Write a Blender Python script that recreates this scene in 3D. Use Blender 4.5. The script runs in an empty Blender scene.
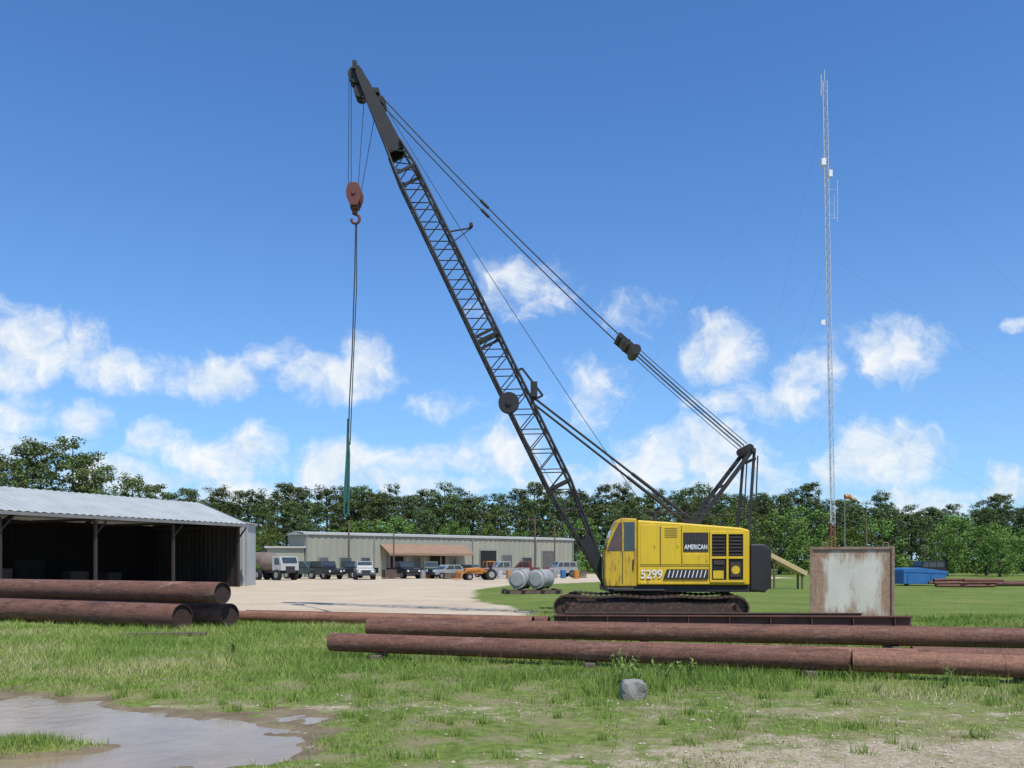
import bpy, bmesh, math, random
import numpy as np
from mathutils import Vector, Matrix
random.seed(7); rng=np.random.default_rng(7)
S=bpy.context.scene
COL=S.collection
# ------------------------------------------------------------ materials
def nt(mat):
    mat.use_nodes=True; t=mat.node_tree; t.nodes.clear()
    o=t.nodes.new('ShaderNodeOutputMaterial'); b=t.nodes.new('ShaderNodeBsdfPrincipled')
    t.links.new(b.outputs[0],o.inputs[0]); return t,b,o
def ramp(t,fac,stops):
    r=t.nodes.new('ShaderNodeValToRGB'); e=r.color_ramp.elements
    while len(e)<len(stops): e.new(0.5)
    for i,(p,c) in enumerate(stops):
        e[i].position=p; e[i].color=(*c,1)
    t.links.new(fac,r.inputs[0]); return r.outputs[0]
def noise(t,vec,scale,detail=5,rough=.6):
    n=t.nodes.new('ShaderNodeTexNoise'); n.inputs['Scale'].default_value=scale
    n.inputs['Detail'].default_value=detail; n.inputs['Roughness'].default_value=rough
    t.links.new(vec,n.inputs['Vector']); return n.outputs['Fac']
def mix(t,f,a,b,typ='MIX'):
    m=t.nodes.new('ShaderNodeMix'); m.data_type='RGBA'; m.blend_type=typ
    for s,v in ((0,f),(6,a),(7,b)):
        if hasattr(v,'is_linked') or hasattr(v,'links'): t.links.new(v,m.inputs[s])
        elif s==0: m.inputs[0].default_value=v
        else: m.inputs[s].default_value=(*v,1)
    return m.outputs[2]
def mth(t,op,a,b=None,c=None,clamp=False):
    m=t.nodes.new('ShaderNodeMath'); m.operation=op; m.use_clamp=clamp
    for i,v in enumerate((a,b,c)):
        if v is None: continue
        if hasattr(v,'links'): t.links.new(v,m.inputs[i])
        else: m.inputs[i].default_value=v
    return m.outputs[0]
def pmat(name,c1,c2=None,scale=3,rough=.7,metal=0,bump=0,rust=0,streak=False,spec=.5,rustcol=(.16,.06,.03)):
    m=bpy.data.materials.new(name); t,b,o=nt(m)
    tc=t.nodes.new('ShaderNodeTexCoord'); v=tc.outputs['Object']
    if c2 is None: c2=tuple(x*.75 for x in c1)
    if streak:
        mp=t.nodes.new('ShaderNodeMapping'); mp.inputs['Scale'].default_value=(1,1,.22)
        t.links.new(v,mp.inputs[0]); v=mp.outputs[0]
    n=noise(t,v,scale,8,.65)
    col=ramp(t,n,[(.3,c1),(.7,c2)])
    if rust>0:
        n2=noise(t,v,scale*1.7,9,.7)
        f=ramp(t,n2,[(.72-.3*rust,(0,0,0)),(.82-.3*rust,(1,1,1))])
        n3=noise(t,v,scale*6,4)
        rc=ramp(t,n3,[(.3,rustcol),(.7,tuple(min(1,x*1.9) for x in rustcol))])
        col=mix(t,f,col,rc)
    t.links.new(col,b.inputs['Base Color'])
    b.inputs['Roughness'].default_value=rough; b.inputs['Metallic'].default_value=metal
    b.inputs['Specular IOR Level'].default_value=spec
    if bump:
        bp=t.nodes.new('ShaderNodeBump'); bp.inputs['Strength'].default_value=bump; bp.inputs['Distance'].default_value=.02
        t.links.new(noise(t,v,scale*8,4),bp.inputs['Height']); t.links.new(bp.outputs[0],b.inputs['Normal'])
    return m
def pipemat(name,c1,c2,c3,c4):
    m=bpy.data.materials.new(name); t,b,o=nt(m)
    v=t.nodes.new('ShaderNodeNewGeometry').outputs['Position']
    mp0=t.nodes.new('ShaderNodeMapping'); mp0.inputs['Scale'].default_value=(.55,1,2.2); t.links.new(v,mp0.inputs[0])
    col=ramp(t,noise(t,mp0.outputs[0],1.3,9,.75),[(.36,c1),(.47,c2),(.55,c3),(.66,c4)])
    sp=ramp(t,noise(t,v,26,5,.7),[(.3,(.5,.48,.46)),(.7,(1.3,1.25,1.25))])
    col=mix(t,1.,col,sp,'MULTIPLY')
    mp=t.nodes.new('ShaderNodeMapping'); mp.inputs['Scale'].default_value=(.4,2,9); t.links.new(v,mp.inputs[0])
    sc=ramp(t,noise(t,mp.outputs[0],2.2,7,.7),[(.50,(0,0,0)),(.62,(1,1,1))])
    col=mix(t,mth(t,'MULTIPLY',sc,.6),col,tuple(x*.4 for x in c1))
    t.links.new(col,b.inputs['Base Color']); b.inputs['Roughness'].default_value=.72; b.inputs['Specular IOR Level'].default_value=.3
    bp=t.nodes.new('ShaderNodeBump'); bp.inputs['Strength'].default_value=.5; bp.inputs['Distance'].default_value=.01
    t.links.new(noise(t,v,22,6,.7),bp.inputs['Height']); t.links.new(bp.outputs[0],b.inputs['Normal'])
    return m
M={}
M['yellow']=pmat('yellow_paint',(.78,.52,.014),(.62,.41,.025),3.5,.45,rust=.42,streak=True,rustcol=(.30,.17,.04))
M['cabyellow']=pmat('worn_yellow_paint',(.68,.44,.014),(.48,.31,.025),5,.55,rust=.7,streak=True,rustcol=(.20,.11,.03))
M['black']=pmat('black_paint',(.02,.02,.02),(.035,.03,.028),5,.55)
M['boom']=pmat('boom_dark_paint',(.012,.014,.015),(.022,.02,.018),3,.6,rust=.2,rustcol=(.05,.025,.015))
M['track']=pmat('track_rusty_steel',(.075,.042,.03),(.04,.026,.022),6,.8,rust=.6,rustcol=(.13,.055,.032))
M['rope']=pmat('wire_rope',(.03,.03,.032),None,10,.6)
M['glass']=pmat('dark_glass',(.03,.04,.045),(.05,.06,.06),2,.08,spec=.9)
M['cabglass']=pmat('cab_glass_painted_reflection',(.13,.055,.04),(.05,.035,.03),2,.12,spec=.8)  # reddish window reflection is painted into the glass colour
M['white']=pmat('white_paint',(.8,.8,.78),(.7,.7,.68),4,.5)
M['red']=pmat('red_rust_block',(.17,.05,.035),(.10,.04,.03),9,.75,rust=.5,rustcol=(.12,.05,.03))
M['machine']=pmat('dirty_machinery',(.08,.05,.035),(.04,.03,.025),9,.7)
M['green']=pmat('green_sling',(.03,.16,.13),(.02,.09,.08),8,.8)
M['slinggray']=pmat('sling_rope',(.05,.06,.055),(.03,.04,.035),8,.8)
M['pipe']=pipemat('rusty_pipe',(.12,.06,.042),(.21,.10,.066),(.16,.08,.056),(.31,.18,.13))
M['pipe2']=pipemat('rusty_pipe_orange',(.20,.10,.062),(.30,.15,.095),(.24,.12,.078),(.38,.22,.15))
M['pipedark']=pmat('pipe_inside',(.02,.012,.01),None,4,.9)
M['pipeend']=pmat('rusty_pipe_end',(.06,.03,.022),(.035,.02,.016),6,.9,bump=.3)
M['beamrust']=pmat('rusty_beam',(.15,.06,.04),(.07,.032,.024),2,.8,bump=.3,rust=.4)
M['wood']=pmat('weathered_timber',(.15,.11,.08),(.09,.065,.05),5,.9,bump=.4)
m=bpy.data.materials.new('weathered_steel_plate'); t,b,o=nt(m)
tc=t.nodes.new('ShaderNodeTexCoord'); v=tc.outputs['Object']
col=ramp(t,noise(t,v,1.4,8,.65),[(.3,(.74,.69,.57)),(.7,(.60,.56,.45))])
sx0=t.nodes.new('ShaderNodeSeparateXYZ'); t.links.new(v,sx0.inputs[0])
ex=mth(t,'MAXIMUM',mth(t,'ABSOLUTE',sx0.outputs[0]),mth(t,'ABSOLUTE',mth(t,'SUBTRACT',sx0.outputs[2],1.02)))
ed=mth(t,'MULTIPLY',mth(t,'SUBTRACT',ex,.55),.55)
mp=t.nodes.new('ShaderNodeMapping'); mp.inputs['Scale'].default_value=(1,1,.22); t.links.new(v,mp.inputs[0])
rn=mth(t,'ADD',noise(t,mp.outputs[0],3.2,9,.7),mth(t,'MAXIMUM',ed,-.10))
f=ramp(t,rn,[(.47,(0,0,0)),(.66,(1,1,1))])
rc=ramp(t,noise(t,v,12,5),[(.3,(.20,.085,.035)),(.7,(.42,.22,.11))])
col=mix(t,mth(t,'MULTIPLY',f,.85),col,rc)
t.links.new(col,b.inputs['Base Color']); b.inputs['Roughness'].default_value=.75
bp=t.nodes.new('ShaderNodeBump'); bp.inputs['Strength'].default_value=.25; bp.inputs['Distance'].default_value=.03
t.links.new(noise(t,v,3,4),bp.inputs['Height']); t.links.new(bp.outputs[0],b.inputs['Normal'])
M['plate']=m
M['platerim']=pmat('weathered_rim',(.36,.30,.23),(.22,.14,.09),4,.75,rust=.7,rustcol=(.2,.09,.05))
M['metal']=pmat('galvanised_sheet',(.40,.41,.40),(.30,.31,.31),1,.5,metal=.1,streak=True)
M['roofmetal']=pmat('roof_sheet',(.42,.44,.42),(.31,.33,.32),.7,.6,rust=.3,rustcol=(.25,.21,.17))
M['shedwall']=pmat('shed_wall_painted_shade',(.014,.013,.013),(.009,.009,.009),.8,.9,streak=True,spec=.1)  # near-black: shade inside the shed is put into the sheet colour
M['shedend']=pmat('shed_end_painted_shade',(.035,.033,.03),(.015,.015,.014),.8,.85,streak=True,spec=.2)  # interior shade in the colour, slightly lighter for the better lit end
M['shedpost']=pmat('shed_timber_painted_shade',(.04,.032,.025),(.025,.02,.016),3,.9)  # posts, trusses and crates: shed shade put into a dark base colour
M['trim']=pmat('shed_trim',(.22,.22,.21),(.15,.15,.14),.8,.7)
M['wall']=pmat('warehouse_wall_sheet',(.31,.31,.235),(.25,.25,.195),.3,.65,streak=True)
M['wallroof']=pmat('warehouse_roof',(.46,.46,.42),(.38,.38,.36),.3,.5)
M['tan']=pmat('tan_awning',(.30,.19,.12),(.25,.15,.10),1,.8)
M['dark']=pmat('opening_painted_shade',(.012,.012,.012),None,2,.9)  # near-black colour paints the shade of openings on flat plates
M['door']=pmat('grey_door',(.12,.12,.11),(.08,.08,.08),2,.6)
M['grey']=pmat('grey_paint',(.30,.30,.29),(.22,.22,.21),2,.5)
M['silver']=pmat('silver_car_paint',(.30,.31,.30),None,2,.3)
M['carblack']=pmat('black_car_paint',(.02,.02,.022),None,2,.3)
M['carwhite']=pmat('white_car_paint',(.48,.48,.46),None,2,.35)
M['cream']=pmat('cream_paint',(.58,.44,.22),(.46,.34,.17),2,.6)
M['cargreen']=pmat('green_car_paint',(.05,.08,.06),None,2,.4)
M['carred']=pmat('red_car_paint',(.20,.03,.02),None,2,.4)
M['orange']=pmat('orange_paint',(.55,.22,.03),(.42,.16,.03),3,.5)
M['blue']=pmat('blue_paint',(.03,.16,.38),(.025,.11,.28),1.5,.55,rust=.1)
M['tyre']=pmat('tyre_rubber',(.02,.02,.02),None,6,.9)
M['concrete']=pmat('concrete',(.34,.32,.28),(.18,.17,.15),7,.95,bump=.8)
M['tank']=pmat('painted_tank',(.38,.38,.36),(.25,.25,.24),1.5,.6,rust=.4,rustcol=(.2,.13,.09))
M['drum']=pmat('brown_drum',(.22,.17,.13),(.15,.11,.09),1.5,.7)
M['bark']=pmat('pine_bark',(.10,.075,.055),(.06,.045,.035),3,.95)
M['tower']=pmat('tower_galvanised',(.6,.6,.6),(.48,.48,.48),3,.5)
M['towerred']=pmat('tower_red_band',(.4,.10,.07),None,3,.6)
M['stone']=pmat('stone',(.50,.43,.33),(.34,.28,.20),20,.95)
def leafmat(name,c1,c2,c3):
    m=bpy.data.materials.new(name); t,b,o=nt(m)
    tc=t.nodes.new('ShaderNodeTexCoord'); oi=t.nodes.new('ShaderNodeObjectInfo')
    col=ramp(t,noise(t,tc.outputs['Object'],.9,4),[(.35,c1),(.55,c2),(.72,c3)])
    k=mth(t,'MULTIPLY_ADD',oi.outputs['Random'],.7,.68)
    h=t.nodes.new('ShaderNodeHueSaturation'); t.links.new(col,h.inputs['Color']); t.links.new(k,h.inputs['Value'])
    t.links.new(mth(t,'MULTIPLY_ADD',oi.outputs['Random'],.035,.475),h.inputs['Hue'])
    t.links.new(h.outputs[0],b.inputs['Base Color']); b.inputs['Roughness'].default_value=.75
    b.inputs['Specular IOR Level'].default_value=.15
    return m
M['pine']=leafmat('pine_needles',(.055,.08,.028),(.10,.14,.045),(.15,.19,.065))
M['leaf']=leafmat('broad_leaves',(.07,.12,.026),(.12,.195,.042),(.17,.25,.06))
# ------------------------------------------------------------ mesh builder
class MB:
    def __init__(s): s.v=[];s.f=[];s.m=[];s.sm=[]
    def add(s,vs,fs,mat=0,smooth=False):
        o=len(s.v); s.v+= [tuple(p) for p in vs]
        for f in fs: s.f.append([i+o for i in f]); s.m.append(mat); s.sm.append(smooth)
    def box(s,c,d,mat=0,R=None):
        c=Vector(c); vs=[]
        for z in(-.5,.5):
            for x,y in((-.5,-.5),(.5,-.5),(.5,.5),(-.5,.5)):
                p=Vector((x*d[0],y*d[1],z*d[2])); 
                if R: p=R@p
                vs.append(c+p)
        s.add(vs,[(0,3,2,1),(4,5,6,7),(0,1,5,4),(1,2,6,5),(2,3,7,6),(3,0,4,7)],mat); return s
    def bx(s,x0,x1,y0,y1,z0,z1,mat=0):
        return s.box(((x0+x1)/2,(y0+y1)/2,(z0+z1)/2),(abs(x1-x0),abs(y1-y0),abs(z1-z0)),mat)
    def frame(s,p0,p1):
        d=(Vector(p1)-Vector(p0)); L=d.length; d.normalize()
        u=Vector((0,1,0)) if abs(d.y)<.9 else Vector((1,0,0))
        w=d.cross(u).normalized(); u=w.cross(d).normalized(); return d,u,w,L
    def tube(s,p0,p1,r,seg=10,mat=0,r2=None,cap=True,capmat=None):
        r2=r if r2 is None else r2; p0=Vector(p0);p1=Vector(p1)
        d,u,w,L=s.frame(p0,p1)
        a=[2*math.pi*i/seg for i in range(seg)]
        c0=[p0+(u*math.cos(t)+w*math.sin(t))*r for t in a]; c1=[p1+(u*math.cos(t)+w*math.sin(t))*r2 for t in a]
        s.add(c0+c1,[(i,(i+1)%seg,seg+(i+1)%seg,seg+i) for i in range(seg)],mat,True)
        if cap:
            cm=mat if capmat is None else capmat
            s.add(c0,[tuple(range(seg))[::-1]],cm); s.add(c1,[tuple(range(seg))],cm)
        return s
    def pipe(s,p0,p1,r,th=.015,seg=28,mat=0,inmat=1,depth=2.0):
        p0=Vector(p0);p1=Vector(p1); s.tube(p0,p1,r,seg,mat,cap=False); d,u,w,L=s.frame(p0,p1)
        a=[2*math.pi*i/seg for i in range(seg)]
        for p,sg in((p0,1),(p1,-1)):
            o=[p+(u*math.cos(t)+w*math.sin(t))*r for t in a]; i_=[p+(u*math.cos(t)+w*math.sin(t))*(r-th) for t in a]
            q=[x+d*sg*min(depth,L*.4) for x in i_]
            s.add(o+i_,[(i,(i+1)%seg,seg+(i+1)%seg,seg+i) for i in range(seg)],inmat)
            s.add(i_+q,[(i,(i+1)%seg,seg+(i+1)%seg,seg+i) for i in range(seg)],inmat,True)
            s.add(q,[tuple(range(seg))],inmat)
        return s
    def beam(s,p0,p1,w_,h_,mat=0):
        p0=Vector(p0);p1=Vector(p1); d,u,w,L=s.frame(p0,p1); vs=[]
        for p in(p0,p1):
            for a,b in((-1,-1),(1,-1),(1,1),(-1,1)): vs.append(p+u*a*w_/2+w*b*h_/2)
        s.add(vs,[(0,3,2,1),(4,5,6,7),(0,1,5,4),(1,2,6,5),(2,3,7,6),(3,0,4,7)],mat); return s
    def prism(s,pr,y0,y1,mat=0):
        n=len(pr); vs=[(x,y0,z) for x,z in pr]+[(x,y1,z) for x,z in pr]
        s.add(vs,[tuple(range(n)),tuple(range(2*n-1,n-1,-1))]+[(i,i+n,(i+1)%n+n,(i+1)%n) for i in range(n)],mat); return s
    def chain(s,pts,r,seg=8,mat=0):
        for a,b in zip(pts[:-1],pts[1:]): s.tube(a,b,r,seg,mat)
        return s
    def corr(s,x0,x1,fn,pitch,amp,mat=0):
        n=max(2,int((x1-x0)/pitch*2)); vs=[]
        for i in range(n+1):
            x=x0+(x1-x0)*i/n; a,b=fn(x,amp if i%2 else 0); vs+=[a,b]
        s.add(vs,[(2*i,2*i+2,2*i+3,2*i+1) for i in range(n)],mat); return s
    def obj(s,name,mats,parent=None,loc=(0,0,0),rz=0,bevel=0,label=None):
        me=bpy.data.meshes.new(name); me.from_pydata(s.v,[],s.f)
        for m in mats: me.materials.append(M[m] if isinstance(m,str) else m)
        me.polygons.foreach_set('material_index',s.m); me.polygons.foreach_set('use_smooth',s.sm); me.update()
        o=bpy.data.objects.new(name,me); COL.objects.link(o)
        if parent: o.parent=parent
        o.location=loc; o.rotation_euler=(0,0,rz)
        if bevel:
            b=o.modifiers.new('bevel','BEVEL'); b.width=bevel; b.segments=2; b.limit_method='ANGLE'
        if label: o['label']=label
        return o
def tag(o,label,cat,group=None):
    o['label']=label;o['category']=cat
    if group:o['group']=group
    return o
def thing(name,label,cat,loc,rz=0,group=None):
    o=bpy.data.objects.new(name,None); COL.objects.link(o); o.location=loc;o.rotation_euler=(0,0,rz); o.empty_display_size=.3
    return tag(o,label,cat,group)
def struct(o,label=None):
    o['kind']='structure'
    if label:o['label']=label
    return o
def raw_mesh(name,V,nper,mats,attr=None):
    V=np.asarray(V,dtype=np.float32).reshape(-1,3); n=len(V); k=n//nper
    me=bpy.data.meshes.new(name); me.vertices.add(n); me.vertices.foreach_set('co',V.ravel())
    me.loops.add(n); me.loops.foreach_set('vertex_index',np.arange(n,dtype=np.int32))
    me.polygons.add(k); me.polygons.foreach_set('loop_start',np.arange(0,n,nper,dtype=np.int32)); 
    for m in mats: me.materials.append(M[m] if isinstance(m,str) else m)
    me.update(calc_edges=True)
    if attr is not None:
        a=me.attributes.new('shade','FLOAT','POINT'); a.data.foreach_set('value',np.repeat(attr,nper).astype(np.float32))
    return me
# ------------------------------------------------------------ terrain functions
_tab=rng.random((256,256))
def vn(x,y,s,seed=0):
    x=np.asarray(x,float)*s+seed*17.3;y=np.asarray(y,float)*s+seed*9.1
    xi=np.floor(x).astype(int);yi=np.floor(y).astype(int);fx=x-xi;fy=y-yi
    fx=fx*fx*(3-2*fx);fy=fy*fy*(3-2*fy)
    g=lambda a,b:_tab[a%256,b%256]
    return (g(xi,yi)*(1-fx)+g(xi+1,yi)*fx)*(1-fy)+(g(xi,yi+1)*(1-fx)+g(xi+1,yi+1)*fx)*fy
def fbm(x,y,s,seed=0): return (vn(x,y,s,seed)+.5*vn(x,y,s*2.1,seed+1)+.25*vn(x,y,s*4.3,seed+2))/1.75
def puddle(x,y):
    yt=8.95+(-2-x)*.42
    d=np.minimum(np.minimum(yt-y,(-1.75-x)*.7),(y-3.5))+(fbm(x,y,.9,3)-.5)*1.0+(fbm(x,y,3.2,5)-.5)*1.0
    isl=np.exp(-(((x+4.3)/.75)**2+((y-7.45)/.40)**2))*2.6+np.exp(-(((x+1.9)/.9)**2+((y-6.7)/.25)**2))*.9
    return d-isl
def height(x,y):
    near=np.clip(1-np.hypot(x,y-12)/60,0,1)
    h=(fbm(x,y,1.2,1)-.5)*.05*near+(fbm(x,y,.25,2)-.5)*.04*near+.012
    p=puddle(x,y)
    return np.where(p>-.45,np.minimum(h,h*.5-.012-(p+.12)*.08),h).clip(-.16,1)
def lotm(x,y):
    b=np.interp(y,[24,28,37,50,60,72,90],[0.3,0.6,-1.6,-2.2,-.4,7.5,30])
    return np.clip((b-x)/1.2+.5,0,1)*np.clip((y-23.5)/1.5,0,1)*np.clip((125-y)/6,0,1)
def dirtm(x,y):
    g=np.clip((x+2.0)/4.5,0,1)*np.clip((8.25-y+(x-3)*.12)/1.0,0,1)*.95
    strip=np.clip((x-8.5)/1,0,1)*np.clip(1-np.abs(y-19.6)/.9,0,1)
    mid=np.clip(1-np.abs(y-9.3+.05*x)/1.3,0,1)*.42
    crane=np.clip(1.3-np.hypot((x-4.5)/4.2,(y-24.5)/2.6),0,1)*.55
    pile=np.clip(1-np.abs(y-(21-.15*(x)))/1.2,0,1)*np.clip((6-x)/6,0,1)*.45
    return np.clip(np.maximum.reduce([g,strip,mid,crane,pile]),0,1)
def mudm(x,y): return np.clip((puddle(x,y)+.22)/.3,0,1)
# ------------------------------------------------------------ ground
def axis(lo,hi,a,b,st,g):
    c=list(np.arange(a,b,st)); d=st;x=c[-1]
    while x<hi: d*=g; x+=d; c.append(x)
    d=st;x=c[0];l=[]
    while x>lo: d*=g;x-=d;l.append(x)
    return np.array(l[::-1]+c)
xs=axis(-3000,3000,-12,12,.07,1.045); ys=axis(-200,4000,5.5,16,.055,1.03)
X,Y=np.meshgrid(xs,ys); Z=height(X,Y)
nx,ny=len(xs),len(ys)
me=bpy.data.meshes.new('ground'); me.vertices.add(nx*ny)
me.vertices.foreach_set('co',np.stack([X,Y,Z],-1).astype(np.float32).ravel())
i,j=np.meshgrid(np.arange(nx-1),np.arange(ny-1)); q=(j*nx+i)
F=np.stack([q,q+1,q+nx+1,q+nx],-1).reshape(-1,4).astype(np.int32)
me.loops.add(F.size); me.loops.foreach_set('vertex_index',F.ravel()); me.polygons.add(len(F)); me.polygons.foreach_set('loop_start',np.arange(0,F.size,4,dtype=np.int32))
me.polygons.foreach_set('use_smooth',np.ones(len(F),bool)); me.update(calc_edges=True)
for nm,fn in(('lot',lotm),('dirt',dirtm),('mud',mudm)):
    a=me.attributes.new(nm,'FLOAT','POINT'); a.data.foreach_set('value',fn(X,Y).astype(np.float32).ravel())
gm=bpy.data.materials.new('ground_grass_and_dirt'); t,b,o=nt(gm)
geo=t.nodes.new('ShaderNodeNewGeometry'); P=geo.outputs['Position']
def at(n):
    a=t.nodes.new('ShaderNodeAttribute'); a.attribute_name=n; return a.outputs['Fac']
g1=ramp(t,noise(t,P,.35,6),[(.3,(.105,.155,.03)),(.5,(.155,.21,.045)),(.7,(.22,.235,.075))])
g2=ramp(t,noise(t,P,9,5),[(.3,(.55,.55,.55)),(.7,(1.25,1.25,1.25))])
grass=mix(t,1.,g1,g2,'MULTIPLY')
br=ramp(t,noise(t,P,1.6,6),[(.46,(0,0,0)),(.62,(1,1,1))])
sxyz=t.nodes.new('ShaderNodeSeparateXYZ'); t.links.new(P,sxyz.inputs[0])
nearf=mth(t,'SUBTRACT',1.0,mth(t,'MULTIPLY',mth(t,'SUBTRACT',sxyz.outputs[1],14),.12,clamp=True),clamp=True)
grass=mix(t,mth(t,'MULTIPLY',mth(t,'MULTIPLY',br,.7),nearf),grass,(.27,.22,.13))
lotc=ramp(t,noise(t,P,.25,8,.7),[(.3,(.46,.355,.24)),(.5,(.56,.455,.32)),(.7,(.64,.54,.40))])
lotc=mix(t,.35,lotc,ramp(t,noise(t,P,14,3),[(.35,(.26,.2,.13)),(.65,(.66,.56,.42))]))
mp=t.nodes.new('ShaderNodeMapping'); mp.inputs['Scale'].default_value=(.05,.5,1); mp.inputs['Rotation'].default_value=(0,0,.5); t.links.new(P,mp.inputs[0])
lotc=mix(t,mth(t,'MULTIPLY',ramp(t,noise(t,mp.outputs[0],1.0,5),[(.5,(0,0,0)),(.7,(1,1,1))]),.4),lotc,(.36,.28,.19))
dirtc=ramp(t,noise(t,P,2.2,8,.7),[(.3,(.21,.16,.10)),(.5,(.36,.29,.19)),(.72,(.50,.43,.31))])
vo=t.nodes.new('ShaderNodeTexVoronoi'); vo.inputs['Scale'].default_value=42; t.links.new(P,vo.inputs['Vector'])
vs_=t.nodes.new('ShaderNodeSeparateColor'); t.links.new(vo.outputs['Color'],vs_.inputs[0])
dirtc=mix(t,.4,dirtc,ramp(t,vs_.outputs[0],[(0,(.19,.15,.09)),(.5,(.39,.32,.23)),(1,(.62,.55,.43))]))
mudc=ramp(t,noise(t,P,3,7),[(.3,(.14,.105,.065)),(.7,(.25,.20,.125))])
nz=noise(t,P,2.4,8,.7); nzf=noise(t,P,.5,8,.7)
def edge(a,n_,k=1.2,g_=3.3): 
    x=mth(t,'MULTIPLY_ADD',mth(t,'SUBTRACT',n_,.5),k,a); return mth(t,'MULTIPLY',mth(t,'SUBTRACT',x,.35),g_,clamp=True)
c=mix(t,edge(at('lot'),nzf,1.6),grass,lotc)
c=mix(t,edge(at('dirt'),nz,3.0,2.2),c,dirtc)
c=mix(t,edge(at('mud'),nz,1.6),c,mudc)
t.links.new(c,b.inputs['Base Color']); b.inputs['Roughness'].default_value=.95; b.inputs['Specular IOR Level'].default_value=.1
bp=t.nodes.new('ShaderNodeBump'); bp.inputs['Strength'].default_value=.7; bp.inputs['Distance'].default_value=.03
t.links.new(noise(t,P,16,6,.7),bp.inputs['Height']); t.links.new(bp.outputs[0],b.inputs['Normal'])
me.materials.append(gm); G=bpy.data.objects.new('ground',me); COL.objects.link(G); struct(G,'flat yard of rough grass, pale gravel and mud')
# water
wm=bpy.data.materials.new('muddy_water'); t,b,o=nt(wm)
geo=t.nodes.new('ShaderNodeNewGeometry')
t.links.new(ramp(t,noise(t,geo.outputs['Position'],1.3,5),[(.3,(.24,.17,.105)),(.7,(.33,.25,.165))]),b.inputs['Base Color']); b.inputs['Roughness'].default_value=.08; b.inputs['IOR'].default_value=1.24
b.inputs['Specular Tint'].default_value=(1,.9,.8,1)
bp=t.nodes.new('ShaderNodeBump'); bp.inputs['Strength'].default_value=.3; bp.inputs['Distance'].default_value=.02
t.links.new(noise(t,geo.outputs['Position'],5,5),bp.inputs['Height']); t.links.new(bp.outputs[0],b.inputs['Normal'])
mb=MB(); mb.add([(-30,3,-.034),(-.6,3,-.034),(-.6,9.6,-.034),(-3,12,-.034),(-30,20,-.034)],[(0,1,2,3,4)])
struct(mb.obj('water',[wm]),'shallow muddy rain puddle in rough grass')
# ------------------------------------------------------------ grass blades
gb=bpy.data.materials.new('grass_blades'); t,b,o=nt(gb)
a=t.nodes.new('ShaderNodeAttribute'); a.attribute_name='shade'
col=ramp(t,a.outputs['Fac'],[(0,(.10,.18,.025)),(.4,(.18,.28,.045)),(.7,(.29,.33,.085)),(1,(.52,.45,.25))])
t.links.new(col,b.inputs['Base Color']); b.inputs['Roughness'].default_value=.6; b.inputs['Specular IOR Level'].default_value=.25
def blades(x,y,hs,ws,lean,shade):
    n=len(x); z=height(x,y)-.005; th=rng.random(n)*6.283; ln=rng.random(n)*lean; la=rng.random(n)*6.283
    V=np.zeros((n,3,3)); dx=np.cos(th)*ws/2; dy=np.sin(th)*ws/2
    V[:,0]=np.stack([x-dx,y-dy,z],-1); V[:,1]=np.stack([x+dx,y+dy,z],-1)
    V[:,2]=np.stack([x+np.cos(la)*ln*hs,y+np.sin(la)*ln*hs,z+hs],-1); return V,shade
N=430000
yy=6+19*rng.random(N)**1.25; xx=(rng.random(N)*2-1)*(.66*yy+1.2)
patch=np.clip((fbm(xx,yy,1.1,8)-.38)*3.2+np.clip((yy-9.5)/4,0,1)*.6,.05,1)
pd=puddle(xx,yy)
keep=(1-dirtm(xx,yy)*.95)*np.where(pd>.12,0.0,np.where(pd>-.1,.35,1))*patch
keep=keep*(1-lotm(xx,yy))
k=rng.random(N)<keep; xx=xx[k];yy=yy[k];n=len(xx)
cl=fbm(xx,yy,.55,11); bandf=np.clip((yy-9.2)/2.2,0,1)
hs=(.018+.07*rng.random(n)**1.6)*(.45+1.5*np.clip(cl-.2,0,1))*(.65+.85*bandf); far=1+np.clip((yy-9)/9,0,2)*.6
V,s=blades(xx,yy,hs*(1+.2*far),.006*far+.003,1.2,np.clip(rng.random(n)*.6+(fbm(xx,yy,.45,13)-.45)*1.3+.26-.18*bandf,0,1))
cx=[];cy=[];ch=[]
cl_list=[(1.15,10.3,.35,600),(1.6,10.9,.5,700),(2.2,11.6,.5,600),(1.35,11.2,.25,400),(-1.3,13.6,.4,250),(5.6,11.0,.4,250),(-4.3,7.45,.42,1300),(-4.7,7.4,.3,700),(1.9,8.6,.4,120),(6.2,9.3,.4,120),(-.3,11.7,.4,250),(3.2,11.4,.4,300),(-6.6,12.6,.5,250)]
for _ in range(230):
    y_=random.uniform(6.9,19); cl_list.append((random.uniform(-.62,.62)*y_,y_,random.uniform(.05,.17),random.randint(30,90)))
for (a_,b_,r_,n_) in cl_list:
    if puddle(np.array(a_),np.array(b_))>.18: continue
    aa=rng.normal(a_,r_*.5,n_);bb=rng.normal(b_,r_*.4,n_); cx.append(aa);cy.append(bb);ch.append((.07+.16*rng.random(n_))*(1.15 if r_>.45 else (.55 if b_<9.5 else .8)))
cx=np.concatenate(cx);cy=np.concatenate(cy);ch=np.concatenate(ch)
V2,s2=blades(cx,cy,ch,.009+0*cx,.6,np.clip(rng.random(len(cx))*.75,0,1))
nS=2200; ys_=8.5+10*rng.random(nS); xs_=(rng.random(nS)*2-1)*.64*ys_; kk=puddle(xs_,ys_)<-.4; xs_=xs_[kk];ys_=ys_[kk]
V3,s3=blades(xs_,ys_,.12+.16*rng.random(len(xs_)),.005+0*xs_,.35,.8+.2*rng.random(len(xs_)))
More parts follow.
